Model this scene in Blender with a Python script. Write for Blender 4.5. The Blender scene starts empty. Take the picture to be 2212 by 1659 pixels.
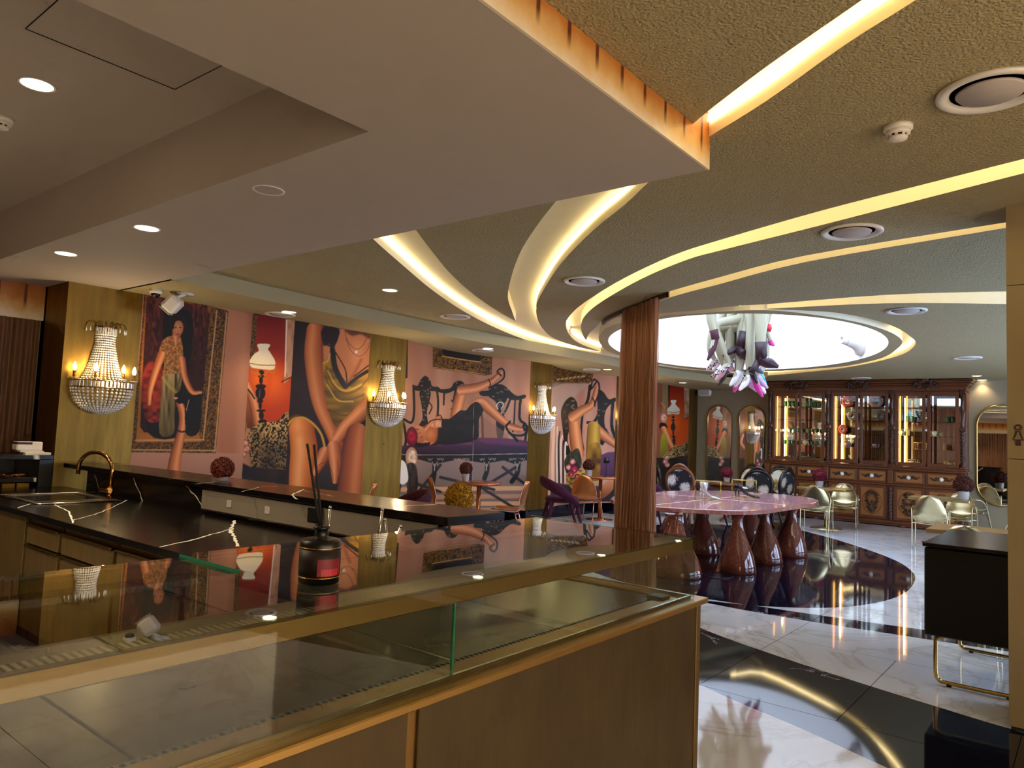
import bpy, bmesh, math, random
import numpy as np
from mathutils import Vector, Matrix
from mathutils.geometry import delaunay_2d_cdt
random.seed(7)
SC = bpy.context.scene
COL = SC.collection
PI = math.pi

# ---------------------------------------------------------------- camera
CAM_F, CAM_CX, CAM_CY, CAM_H = 1574.0, 1106.0, 829.5, 1.58       # focal length in px of the 2212x1659 frame
YAW, PITCH, ROLL = math.radians(38.8), math.radians(4.0), math.radians(2.36)
_f = Vector((-math.sin(YAW)*math.cos(PITCH), math.cos(YAW)*math.cos(PITCH), math.sin(PITCH)))
_r = Vector((math.cos(YAW), math.sin(YAW), 0)); _u = _r.cross(_f)
CR = _r*math.cos(ROLL) + _u*math.sin(ROLL); CU = _u*math.cos(ROLL) - _r*math.sin(ROLL); CFW = _f
CAMP = Vector((0, 0, CAM_H))
cd = bpy.data.cameras.new('camera'); cam = bpy.data.objects.new('camera', cd); COL.objects.link(cam)
cd.sensor_fit = 'HORIZONTAL'; cd.sensor_width = 36.0; cd.lens = 36.0*CAM_F/2212.0
cd.clip_start = 0.03; cd.clip_end = 100
m3 = Matrix((CR, CU, -CFW)).transposed(); cam.matrix_world = Matrix.Translation(CAMP) @ m3.to_4x4()
SC.camera = cam

# ---------------------------------------------------------------- view, world, large lights
SC.view_settings.view_transform = 'Standard'; SC.view_settings.look = 'None'
SC.view_settings.gamma = 1.0; SC.view_settings.use_curve_mapping = False
SC.view_settings.exposure = 0.72
SC.cycles.use_denoising = True
SC.cycles.max_bounces = 6; SC.cycles.diffuse_bounces = 3; SC.cycles.glossy_bounces = 3
SC.cycles.use_adaptive_sampling = True; SC.cycles.adaptive_threshold = 0.08; SC.cycles.adaptive_min_samples = 12; SC.cycles.light_sampling_threshold = 0.03
SC.cycles.transparent_max_bounces = 10; SC.cycles.transmission_bounces = 4
SC.cycles.caustics_reflective = False; SC.cycles.caustics_refractive = False
SC.cycles.sample_clamp_indirect = 6.0
W = bpy.data.worlds.new('sky'); SC.world = W; W.use_nodes = True
W.node_tree.nodes['Background'].inputs[0].default_value = (0.62, 0.80, 1.0, 1); W.node_tree.nodes['Background'].inputs[1].default_value = 2.0
SKY_L = 4.4        # radiance of the daylight in the skylight glazing
LED_L = 6.0        # cove strips
WIN_L = 6.5        # window daylight
FRONT_FILL_L = 2.9       # warm fill glow of an added, unseen opening beside the bar front

def pix(px, py):
    return CR*((px-CAM_CX)/CAM_F) - CU*((py-CAM_CY)/CAM_F) + CFW
def fz(px, py, z=0.0):
    d = pix(px, py); return CAMP + d*((z-CAM_H)/d.z)
def fx(px, py, x):
    d = pix(px, py); return CAMP + d*(x/d.x)
def fy(px, py, y):
    d = pix(px, py); return CAMP + d*(y/d.y)

# ---------------------------------------------------------------- colours and materials
def lin(h):
    if not isinstance(h, str): return tuple(h[:3])
    h = h.lstrip('#'); o = []
    for i in (0, 2, 4):
        c = int(h[i:i+2], 16)/255; o.append(c/12.92 if c <= .04045 else ((c+.055)/1.055)**2.4)
    return tuple(o)
class NT:
    def __init__(s, name):
        s.m = bpy.data.materials.new(name); s.m.use_nodes = True; s.t = s.m.node_tree; s.p = s.t.nodes['Principled BSDF']; s.out = s.t.nodes['Material Output']
    def n(s, typ, **kw):
        nd = s.t.nodes.new('ShaderNode'+typ)
        for k, v in kw.items():
            if k.startswith('i_'):
                key = k[2:]; key = int(key) if key.isdigit() else key.replace('_', ' ')
                if isinstance(v, bpy.types.NodeSocket): s.t.links.new(v, nd.inputs[key])
                else: nd.inputs[key].default_value = v
            else: setattr(nd, k, v)
        return nd
    def l(s, a, b): s.t.links.new(a, b)
    def obj(s, scale=(1, 1, 1), rot=(0, 0, 0), loc=(0, 0, 0)):
        tc = s.n('TexCoord'); mp = s.n('Mapping'); s.l(tc.outputs['Object'], mp.inputs[0])
        mp.inputs['Scale'].default_value = scale; mp.inputs['Rotation'].default_value = rot; mp.inputs['Location'].default_value = loc
        return mp.outputs[0]
    def noise(s, vec, scale=5, detail=3, rough=.5, dist=0):
        nd = s.n('TexNoise', i_Scale=scale, i_Detail=detail, i_Roughness=rough, i_Distortion=dist)
        if vec is not None: s.l(vec, nd.inputs['Vector'])
        return nd.outputs['Fac']
    def ramp(s, fac, stops):
        r = s.n('ValToRGB'); s.l(fac, r.inputs[0]); e = r.color_ramp.elements
        while len(e) < len(stops): e.new(.5)
        for k, (p, c) in enumerate(stops): e[k].position = p; e[k].color = (*lin(c), 1)
        return r.outputs[0]
    def mix(s, f, a, b):
        m = s.n('Mix', data_type='RGBA')
        for v, k in ((f, 0), (a, 6), (b, 7)):
            if isinstance(v, bpy.types.NodeSocket): s.l(v, m.inputs[k])
            elif k == 0: m.inputs[0].default_value = v
            else: m.inputs[k].default_value = (*lin(v), 1)
        return m.outputs[2]
    def math(s, op, a, b=0.0, c=0.0):
        m = s.n('Math', operation=op)
        for k, v in enumerate((a, b, c)):
            if isinstance(v, bpy.types.NodeSocket): s.l(v, m.inputs[k])
            else: m.inputs[k].default_value = v
        return m.outputs[0]
    def bump(s, h, strength=.2, dist=.01):
        b = s.n('Bump'); b.inputs['Strength'].default_value = strength; b.inputs['Distance'].default_value = dist
        s.l(h, b.inputs['Height']); s.l(b.outputs[0], s.p.inputs['Normal'])
    def set(s, col=None, rough=None, metal=None, **kw):
        for key, v in (('Base Color', col), ('Roughness', rough), ('Metallic', metal)):
            if v is None: continue
            if isinstance(v, bpy.types.NodeSocket): s.l(v, s.p.inputs[key])
            elif key == 'Base Color': s.p.inputs[key].default_value = (*lin(v), 1)
            else: s.p.inputs[key].default_value = v
        for k, v in kw.items(): s.p.inputs[k.replace('_', ' ')].default_value = v
        return s
M = {}
def pm(name, col, rough=.5, metal=0.0, var=.12, scale=8, bump=0, bscale=60, stretch=None, **kw):
    """plain procedural material: a colour with slight noise variation, optional fine relief"""
    t = NT(name); v = t.obj(stretch or (1, 1, 1)); f = t.noise(v, scale)
    c = lin(col); t.set(t.mix(f, tuple(x*(1-var) for x in c), tuple(min(1, x*(1+var)) for x in c)), rough, metal, **kw)
    if bump: t.bump(t.noise(t.obj(), bscale, 2), bump, .012)
    M[name] = t.m; return t.m
def emis(name, col, L):
    t = NT(name); t.set('#101010', .5); t.p.inputs['Emission Color'].default_value = (*lin(col), 1); t.p.inputs['Emission Strength'].default_value = L
    f = t.noise(t.obj(), 3); t.l(t.mix(f, tuple(x*.97 for x in lin(col)), col), t.p.inputs['Emission Color']); M[name] = t.m; return t.m
def thin_glass(name, tint='#ffffff', refl=1.0, rough=0.0):
    t = NT(name); t.t.nodes.remove(t.p)
    tr = t.n('BsdfTransparent'); gl = t.n('BsdfGlossy'); gl.inputs['Roughness'].default_value = rough
    f = t.noise(t.obj(), 2); t.l(t.mix(f, tuple(x*.985 for x in lin(tint)), tint), tr.inputs[0])
    fr = t.n('LayerWeight', i_Blend=.5); k = t.math('MULTIPLY_ADD', t.math('POWER', fr.outputs['Facing'], 5.0), .96, .04); k = t.math('MULTIPLY', k, refl); k = t.math('MINIMUM', k, 1.0)
    ms = t.n('MixShader'); t.l(k, ms.inputs[0]); t.l(tr.outputs[0], ms.inputs[1]); t.l(gl.outputs[0], ms.inputs[2]); t.l(ms.outputs[0], t.out.inputs[0]); M[name] = t.m; return t.m

# ---------------------------------------------------------------- mesh building
class MB:
    def __init__(s): s.v = []; s.f = []; s.sm = []
    def add(s, vs, fs, smooth=False, T=None):
        o = len(s.v)
        s.v += [tuple(T @ Vector(v)) for v in vs] if T is not None else [tuple(v) for v in vs]
        s.f += [tuple(i+o for i in f) for f in fs]; s.sm += [smooth]*len(fs); return s
    def box(s, lo, hi, T=None, b=0.0):
        if b > 0: return s.rbox(lo, hi, b, T)
        x0, y0, z0 = lo; x1, y1, z1 = hi
        return s.add([(x0,y0,z0),(x1,y0,z0),(x1,y1,z0),(x0,y1,z0),(x0,y0,z1),(x1,y0,z1),(x1,y1,z1),(x0,y1,z1)],
                     [(0,3,2,1),(4,5,6,7),(0,1,5,4),(1,2,6,5),(2,3,7,6),(3,0,4,7)], False, T)
    def rbox(s, lo, hi, b, T=None):      # chamfered box
        c = [(lo[i]+hi[i])/2 for i in range(3)]; h = [(hi[i]-lo[i])/2 for i in range(3)]; b = min(b, *[x*.9 for x in h])
        vs = []; idx = {}
        for sx in (-1, 1):
            for sy in (-1, 1):
                for sz in (-1, 1):
                    for a in range(3):
                        q = [h[0]-b, h[1]-b, h[2]-b]; q[a] = h[a]; idx[sx, sy, sz, a] = len(vs)
                        vs.append((c[0]+sx*q[0], c[1]+sy*q[1], c[2]+sz*q[2]))
        fs = []; S = (-1, 1)
        for a in range(3):
            u, w = [(1, 2), (2, 0), (0, 1)][a]
            for sa in S:
                k = [0, 0, 0]; q = []
                for su, sw in ((-1, -1), (1, -1), (1, 1), (-1, 1)):
                    k[a] = sa; k[u] = su; k[w] = sw; q.append(idx[k[0], k[1], k[2], a])
                fs.append(tuple(q) if sa > 0 else tuple(q[::-1]))
            for su in S:
                for sw in S:
                    k = [0, 0, 0]; k[u] = su; k[w] = sw; q = []
                    for sa in S:
                        k[a] = sa; q.append((idx[k[0], k[1], k[2], u], idx[k[0], k[1], k[2], w]))
                    f = (q[0][0], q[1][0], q[1][1], q[0][1]); fs.append(f if su*sw > 0 else f[::-1])
        for sx in S:
            for sy in S:
                for sz in S:
                    f = tuple(idx[sx, sy, sz, a] for a in range(3)); fs.append(f if sx*sy*sz > 0 else f[::-1])
        return s.add(vs, fs, False, T)
    def lathe(s, prof, n=20, T=None, smooth=True, a0=0.0, a1=2*PI, sx=1.0, sy=1.0):
        full = abs(a1-a0-2*PI) < 1e-6; m = n if full else n+1; vs = []; fs = []
        for r, z in prof:
            for k in range(m):
                a = a0+(a1-a0)*k/n; vs.append((r*math.cos(a)*sx, r*math.sin(a)*sy, z))
        for i in range(len(prof)-1):
            for k in range(n):
                k2 = (k+1) % m if full else k+1; fs.append((i*m+k, i*m+k2, (i+1)*m+k2, (i+1)*m+k))
        if full and prof[0][0] > 1e-6: fs.append(tuple(range(m))[::-1])
        if full and prof[-1][0] > 1e-6: fs.append(tuple((len(prof)-1)*m+k for k in range(m)))
        return s.add(vs, fs, smooth, T)
    def cyl(s, p, q, r, r2=None, n=12, cap=True, smooth=True):
        p = Vector(p); q = Vector(q); d = q-p; r2 = r if r2 is None else r2
        T = Matrix.Translation(p) @ d.to_track_quat('Z', 'Y').to_matrix().to_4x4(); L = d.length
        vs = [(r*math.cos(2*PI*k/n), r*math.sin(2*PI*k/n), 0) for k in range(n)]+[(r2*math.cos(2*PI*k/n), r2*math.sin(2*PI*k/n), L) for k in range(n)]
        s.add(vs, [(k, (k+1) % n, n+(k+1) % n, n+k) for k in range(n)], smooth, T)
        if cap: o = len(s.v)-2*n; s.f += [tuple(o+k for k in range(n))[::-1], tuple(o+n+k for k in range(n))]; s.sm += [False]*2
        return s
    def tube(s, pts, r, n=8, closed=False, sx=1.0, cap=True, up=None):
        """round tube along a polyline; r a number or one per point; sx flattens it"""
        pts = [Vector(p) for p in pts]; N = len(pts); rs = r if isinstance(r, (list, tuple)) else [r]*N; vs = []; fs = []
        pu = Vector(up) if up is not None else None
        for i, p in enumerate(pts):
            a = pts[(i-1) % N] if (closed or i > 0) else p; b = pts[(i+1) % N] if (closed or i < N-1) else p
            d = (b-a).normalized()
            if pu is None: pu = Vector((0, 0, 1)) if abs(d.z) < .9 else Vector((1, 0, 0))
            x = pu.cross(d)
            if x.length < 1e-5: x = Vector((1, 0, 0)).cross(d)
            x.normalize(); y = d.cross(x); pu = y if up is None else pu
            for k in range(n):
                t = 2*PI*k/n; vs.append(p + x*(rs[i]*sx*math.cos(t)) + y*(rs[i]*math.sin(t)))
        for i in range(N if closed else N-1):
            j = (i+1) % N
            for k in range(n): fs.append((i*n+k, i*n+(k+1) % n, j*n+(k+1) % n, j*n+k))
        s.add(vs, fs, True)
        if cap and not closed:
            o = len(s.v)-N*n; s.f += [tuple(o+k for k in range(n))[::-1], tuple(o+(N-1)*n+k for k in range(n))]; s.sm += [False]*2
        return s
    def sphere(s, c, r, n=12, m=8, T=None):
        c = Vector(c); R = r if isinstance(r, (tuple, list)) else (r, r, r); vs = []; fs = []
        for i in range(m+1):
            th = PI*i/m
            for k in range(n):
                a = 2*PI*k/n; vs.append((c.x+R[0]*math.sin(th)*math.cos(a), c.y+R[1]*math.sin(th)*math.sin(a), c.z+R[2]*math.cos(th)))
        for i in range(m):
            for k in range(n): fs.append((i*n+k, (i+1)*n+k, (i+1)*n+(k+1) % n, i*n+(k+1) % n))
        return s.add(vs, fs, True, T)
    def prism(s, loop, z0, z1, T=None, smooth=False):
        n = len(loop); vs = [(x, y, z0) for x, y in loop]+[(x, y, z1) for x, y in loop]
        return s.add(vs, [tuple(range(n))[::-1], tuple(range(n, 2*n))]+[(k, (k+1) % n, n+(k+1) % n, n+k) for k in range(n)], smooth, T)
    def grid(s, P, smooth=True, T=None):       # P[i][j] points
        a, b = len(P), len(P[0]); return s.add([q for row in P for q in row], [(i*b+j, i*b+j+1, (i+1)*b+j+1, (i+1)*b+j) for i in range(a-1) for j in range(b-1)], smooth, T)
    def build(s, name, mat, parent=None, fix=True):
        me = bpy.data.meshes.new(name); me.from_pydata(s.v, [], s.f); me.polygons.foreach_set('use_smooth', s.sm)
        if fix and len(s.f) < 20000:
            bm = bmesh.new(); bm.from_mesh(me); bmesh.ops.recalc_face_normals(bm, faces=bm.faces); bm.to_mesh(me); bm.free()
        me.update(); return link(name, me, mat, parent)
def link(name, me, mat=None, parent=None):
    o = bpy.data.objects.new(name, me); COL.objects.link(o)
    if mat is not None and not me.materials: me.materials.append(M[mat] if isinstance(mat, str) else mat)
    if parent is not None: o.parent = parent
    return o
def tag(o, label=None, cat=None, group=None, kind=None):
    for k, v in (('label', label), ('category', cat), ('group', group), ('kind', kind)):
        if v: o[k] = v
    return o
def thing(name, label, cat, loc=(0, 0, 0), rz=0.0, group=None):
    o = bpy.data.objects.new(name, None); o.empty_display_size = .1; COL.objects.link(o); o.location = loc; o.rotation_euler = (0, 0, rz)
    return tag(o, label, cat, group)
def copy_tree(o, parent=None, loc=None, rz=None, label=None, group=None):
    c = o.copy(); COL.objects.link(c); c.parent = parent
    for ch in o.children: copy_tree(ch, c)
    if loc is not None: c.location = loc
    if rz is not None: c.rotation_euler = (0, 0, rz)
    return tag(c, label, None, group)
def place(proto, used, *a, **k):       # first use moves the prototype itself, later ones copy it
    if not used: used.append(1); c = proto; loc, rz, lab = k.get('loc'), k.get('rz'), k.get('label'); c.location = loc; c.rotation_euler = (0, 0, rz or 0); return tag(c, lab, None, k.get('group'))
    return copy_tree(proto, **k)
def smooth_line(P, n=8, closed=False):     # Catmull-Rom through points
    P = [Vector(p) for p in P]; N = len(P); out = []
    for i in range(N if closed else N-1):
        a, b, c, d = (P[(i-1) % N] if closed or i > 0 else P[0]*2-P[1]), P[i], P[(i+1) % N], (P[(i+2) % N] if closed or i < N-2 else P[-1]*2-P[-2])
        for k in range(n):
            t = k/n; out.append(((b*2)+(c-a)*t+(a*2-b*5+c*4-d)*t*t+(b*3-a-c*3+d)*t**3)*.5)
    if not closed: out.append(P[-1])
    return out
def inside(x, y, poly):
    r = False; n = len(poly); j = n-1
    for i in range(n):
        xi, yi = poly[i]; xj, yj = poly[j]
        if (yi > y) != (yj > y) and x < (xj-xi)*(y-yi)/(yj-yi)+xi: r = not r
        j = i
    return r
def cut_plane(loops, lines=()):
    """constrained triangulation of closed loops and open lines in the plane"""
    V = []; E = []
    for closed, L in [(True, l) for l in loops]+[(False, l) for l in lines]:
        o = len(V); V += [Vector((p[0], p[1])) for p in L]; n = len(L); E += [(o+i, o+(i+1) % n) for i in range(n if closed else n-1)]
    v, e, f, *_ = delaunay_2d_cdt(V, E, [], 0, 1e-5); return v, f
# ---------------------------------------------------------------- shared materials
pm('ceiling_paint', '#a89b75', .85, var=.04, bump=.9, bscale=75)
pm('cove_paint', '#efe4c4', .6, var=.03)
pm('soffit_paint', '#bdb0a5', .8, var=.03)
pm('riser_paint', '#a89d78', .8, var=.03)
pm('wall_taupe', '#93866c', .75, var=.06, scale=3)
pm('white_plastic', '#e6e2dc', .4, var=.03)
pm('grey_plastic', '#b9b0aa', .5, var=.04)
pm('black_plastic', '#0b0b0c', .4)
pm('black_lacquer', '#050506', .35, var=.05)
pm('dark_gap', '#0a0908', .8)
pm('chrome', '#c9c4bb', .18, 1.0, var=.04)
pm('steel', '#9a9187', .28, 1.0, var=.08, stretch=(3, 60, 3))
pm('brass', '#c9a55a', .25, 1.0, var=.08)
pm('champagne', '#d9c68a', .32, 1.0, var=.10, scale=14)
pm('copper', '#b9754a', .28, 1.0, var=.12)
pm('gold_leg', '#e0d2a8', .28, 1.0, var=.05)
pm('antique_bronze', '#6b5327', .38, 1.0, var=.25, scale=5, stretch=(1, 1, .25))
pm('mirror', '#e8e6e2', .015, 1.0, var=.01)
pm('white_marble_pot', '#b9b4ae', .6, var=.15)
pm('purple_velvet', '#3c1026', .85, var=.25, scale=30, Specular_IOR_Level=.2, Sheen_Weight=.03, Sheen_Roughness=.5)
pm('walnut', '#6e3f22', .35, var=.25, scale=10, stretch=(8, 8, 1))
pm('ebony', '#1d0f0a', .32, var=.2)
pm('porcelain', '#f2efea', .15, var=.03)
pm('mannequin', '#aba68a', .35, var=.04)
pm('burgundy', '#3c141d', .6, var=.2, scale=30)
pm('paper', '#efe9dc', .8, var=.05)
pm('green_glass', '#2f7a4a', .1, var=.2, scale=40)
thin_glass('clear_glass', '#fbfdfb', 1.0)
thin_glass('case_glass', '#f2f7f2', 1.4)
pm('edge_glass', '#2f8f6e', .15, var=.1)
thin_glass('smoked_glass', '#f4efe6', 1.0)
emis('led_warm', '#ffe7ad', LED_L)
emis('lamp_warm', '#ffedb8', 6.0)
emis('bulb_warm', '#ffdf9a', 22.0)
emis('cabinet_led', '#ff9a38', 4.0)

def gold_leaf(name, base, dark, rough=.34, zs=.35, metal=.85):
    t = NT(name); a = t.noise(t.obj((4, 4, zs*2)), 2.2, 6, .62); b = t.noise(t.obj((40, 40, 1.2)), 3, 3)
    t.set(t.mix(t.math('MULTIPLY', a, 1.0), dark, base), t.math('MULTIPLY_ADD', b, .25, rough-.1), metal); t.bump(b, .06, .003); M[name] = t.m
gold_leaf('gilded_panel', '#a27a30', '#3c2a0c', .38, .22)
gold_leaf('bar_brass', '#7c643a', '#46361a', .42, .35, .3)
gold_leaf('case_panel', '#665436', '#3f3322', .45, .8, .5)

def dark_marble():
    t = NT('dark_marble'); v = t.obj((.9, .9, .9), (0, 0, .6)); n = t.noise(v, 1.4, 6, .65, 1.2)
    w = t.math('ABSOLUTE', t.math('SUBTRACT', n, .5)); vein = t.ramp(w, [(0, '#b9b4c0'), (.006, '#5f5c70'), (.016, '#0c1022'), (1, '#090d1e')])
    n2 = t.noise(v, .5, 2); k = t.math('GREATER_THAN', n2, .60); t.set(t.mix(k, '#0a0e20', vein), .045, 0, Specular_IOR_Level=.62); M['dark_marble'] = t.m
dark_marble()
def white_marble():
    t = NT('white_marble'); v = t.obj((.55, .55, .55), (0, 0, -.5)); n = t.noise(v, 1.5, 7, .62, 1.6)
    w = t.math('ABSOLUTE', t.math('SUBTRACT', n, .5)); vein = t.ramp(w, [(0, '#a8967e'), (.010, '#c6bbab'), (.035, '#dcdcdc'), (.2, '#e4e6ea')])
    c = t.mix(t.noise(v, .8, 3), '#d6dae2', vein); t.set(c, .05, 0, Specular_IOR_Level=.55); M['white_marble'] = t.m
white_marble()
def bar_marble():
    t = NT('bar_marble'); v = t.obj((.55, .55, .55), (0, .4, .5)); n = t.n('TexVoronoi', feature='DISTANCE_TO_EDGE', i_Scale=1.35)
    dn = t.n('TexNoise', i_Scale=2.5); t.l(v, dn.inputs['Vector']); mx = t.n('Mix', data_type='RGBA', i_0=.12); t.l(v, mx.inputs[6]); t.l(dn.outputs['Color'], mx.inputs[7]); t.l(mx.outputs[2], n.inputs['Vector'])
    vein = t.ramp(n.outputs['Distance'], [(0, '#e9e4d8'), (.006, '#d0c8b8'), (.010, '#0d0a0a'), (1, '#0b0808')])
    k = t.math('GREATER_THAN', t.noise(v, 1.1, 1), .62); t.set(t.mix(k, '#0b0808', vein), .2, 0, Specular_IOR_Level=.55); M['bar_marble'] = t.m
bar_marble()
def pink_marble(name, a, b, c, rough=.08):
    t = NT(name); v = t.obj((1.2, 1.2, 1.2)); n = t.noise(v, 2.5, 6, .62, .6); w = t.math('ABSOLUTE', t.math('SUBTRACT', t.noise(v, 3.1, 6, .6, 2.0), .5))
    base = t.mix(n, a, b); vein = t.ramp(w, [(0, '#ffffff'), (.012, '#000000')]); t.set(t.mix(vein, base, c), rough, 0, Coat_Weight=.4, Coat_Roughness=.03); M[name] = t.m
pink_marble('pink_marble', '#d08d93', '#e0a9ab', '#f2d9d6')
pink_marble('edge_marble', '#9a5a52', '#b57068', '#d8a8a0'); pink_marble('red_marble', '#5e2c22', '#74392b', '#8f5a46')
def oak(name, a, b, rough=.35, st=(14, 14, 1.0), sc=3):
    t = NT(name); n = t.noise(t.obj(st), sc, 5, .6, .6); t.set(t.mix(n, a, b), rough, 0); t.bump(n, .08, .003); M[name] = t.m
oak('cabinet_wood', '#4c2713', '#7d4522'); oak('cabinet_panel', '#7e4a20', '#ad7238'); oak('carved_wood', '#2a130b', '#55301c', .3); oak('old_plank', '#b58a4c', '#7c5a2e', .4, (2, 14, 14), 2.5)
# ================================================================ the room
Z_SOF, Z_MAIN, Z_SLAB, Z_TRAY = 2.93, 3.09, 3.21, 3.37
XW, YB, YF, XR = -8.0, 17.6, -2.4, 3.2        # mural wall, back wall, front wall, window wall
def struct(o, label=None): o['kind'] = 'structure'; return tag(o, label) if label else o

# ---- floor: slabs of white and dark marble cut by sweeping curves
def fpx(L): return [tuple(fz(x, y, 0)[:2]) for x, y in L]
def curve2(L, n=6, closed=False): return [(p.x, p.y) for p in smooth_line([(a, b, 0) for a, b in L], n, closed)]
d1 = curve2([(-5.77,16.04),(-4.66,14.69),(-3.72,13.76),(-2.89,12.76),(-2.3,11.88),(-1.99,11.18),(-1.8,10.5),(-1.70,9.6),(-1.71,8.95),(-1.80,8.42),(-1.96,7.98),(-2.14,7.70),(-2.35,7.48),(-2.62,7.27)], 4) + \
     curve2([(-2.75,7.22),(-3.6,7.15),(-4.7,7.5),(-5.7,8.4),(-6.3,9.8),(-6.6,11.4),(-6.5,12.6),(-6.2,13.4),(-5.6,13.95),(-4.9,14.05),(-5.2,14.6),(-5.85,15.7)], 4)
d2 = curve2([(-2.75,7.22),(-2.62,7.265),(-2.17,7.33),(-1.8,7.40),(-1.44,7.47),(-.6,7.68),(.6,8.1),(2.4,9.0)], 5)+curve2([(2.4,8.4),(.6,7.55),(-.6,7.25),(-1.15,7.16),(-1.49,7.11),(-1.84,7.05),(-2.21,7.01),(-2.62,6.985),(-3.3,7.0)], 5)
d3 = curve2([(-4.2,7.1),(-3.4,6.45),(-2.6,5.99),(-2.23,5.82),(-1.81,5.66),(-1.45,5.54),(-1.13,5.44),(-.8,5.35),(-.41,5.25),(.4,5.12),(3.1,4.9)], 4)+curve2([(3.1,3.0),(.4,3.7),(-.4,3.98),(-.83,4.15),(-1.34,4.37),(-2.0,4.62),(-3.0,5.2),(-4.0,6.2)], 4)
d4 = [(-8.55,1.2),(-2.4,1.2),(-2.4,3.2),(-8.55,3.2)]      # dark floor behind the bar
DARK = [d1, d2, d3, d4]
FX0, FX1, FY0, FY1 = -8.6, XR, YF, YB+.1
J = .0022; strips = []; jx = []
row_y = [6.25+1.62*k for k in range(-6, 8)]
row_y = [FY0]+[y for y in row_y if FY0 < y < FY1]+[FY1]
for y in row_y[1:-1]: strips.append((FX0, y-J, FX1, y+J))
for i in range(len(row_y)-1):
    for k in range(-5, 8):
        xs = [-2.05+1.7*k] + ([-1.2+1.7*k] if abs(row_y[i]-4.63) < .1 else [])
        for x in xs:
            if FX0+.1 < x < FX1-.1: strips.append((x-J, row_y[i], x+J, row_y[i+1]))
loops = [[(FX0,FY0),(FX1,FY0),(FX1,FY1),(FX0,FY1)]]+DARK+[[(a,b),(c,b),(c,d),(a,d)] for a, b, c, d in strips]
vv, ff = cut_plane(loops)
floor = struct(MB().box((FX0,FY0,-.08), (FX1,FY1,-.006)).build('floor', 'dark_gap'), 'polished marble floor with sweeping white and black curves')
pieces = {}
for f in ff:
    cx = sum(vv[i][0] for i in f)/3; cy = sum(vv[i][1] for i in f)/3
    if not (FX0 < cx < FX1 and FY0 < cy < FY1): continue
    if any(a < cx < c and b < cy < d for a, b, c, d in strips): continue
    dk = next((k+1 for k, l in enumerate(DARK) if inside(cx, cy, l)), 0)
    r = next(i for i in range(len(row_y)-1) if row_y[i] <= cy <= row_y[i+1])
    half = .85 if abs(row_y[r]-4.63) < .1 else 1.7
    pieces.setdefault((min(dk, 1) if dk < 4 else 4, r, math.floor((cx+2.05)/half)), []).append(f)
for (dk, r, c), fs in sorted(pieces.items()):
    ids = sorted({i for f in fs for i in f}); mp = {i: k for k, i in enumerate(ids)}; b = MB()
    b.add([(vv[i][0], vv[i][1], 0) for i in ids], [tuple(mp[i] for i in f) for f in fs])
    b.build('tile', 'dark_marble' if dk else 'white_marble', floor, fix=False)

# ---- walls
wl = struct(MB().box((-9.2,YF-.2,0), (-8.66,2.82,3.4)).box((-9.2,2.82,0), (-8.55,YB+.3,3.4)).build('wall_left', 'wall_taupe'), 'left wall carrying the photo murals')
MB().box((-8.56,14.25,0), (-8.02,YB,3.0)).box((-8.56,3.55,0), (-8.02,6.7,3.0)).build('wall_facing', 'wall_taupe', wl)
wb = struct(MB().box((-8.6,YB,0), (XR+.3,YB+.3,3.4)).build('wall_back', 'wall_taupe'), 'taupe rear wall behind the wooden cabinet')
wf = struct(MB().box((-8.66,YF-.3,0), (XR+.3,YF,3.4)).build('wall_front', 'wall_taupe'))
# window wall on the right: piers and lintel round three tall panes, plus one added fill opening
WINS = [(6.6,9.2),(9.8,12.4),(13.0,15.6),(-1.7,4.3)]  # last entry is an added, unseen opening that glows to brighten the front
b = MB().box((XR,4.3,0), (XR+.3,6.6,3.4)).box((XR,YF,0), (XR+.3,-1.7,3.4)).box((XR,-1.7,2.75), (XR+.3,4.3,3.4)).box((XR,-1.7,0), (XR+.3,4.3,.35)).box((XR,15.6,0), (XR+.3,YB+.3,3.4)).box((XR,6.6,2.75), (XR+.3,15.6,3.4)).box((XR,6.6,0), (XR+.3,15.6,.35)).box((XR,9.2,.35), (XR+.3,9.8,2.75)).box((XR,12.4,.35), (XR+.3,13.0,2.75))
wr = struct(b.build('wall_right', 'wall_taupe'))
emis('window_daylight', '#bfd8ff', WIN_L); emis('front_fill_glow', '#ffe2bf', FRONT_FILL_L)
for i, (a, c) in enumerate(WINS):
    w = struct(MB().box((XR+.08,a,.35), (XR+.16,a+.05,2.75)).box((XR+.08,c-.05,.35), (XR+.16,c,2.75)).box((XR+.08,a+.05,.35), (XR+.16,c-.05,.40)).box((XR+.08,a+.05,2.7), (XR+.16,c-.05,2.75)).build('window_%d' % (i+2), 'black_plastic'))
    MB().box((XR+.11,a+.05,.4), (XR+.125,c-.05,2.7)).build('pane', 'window_daylight' if i < 3 else 'front_fill_glow', w)

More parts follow.
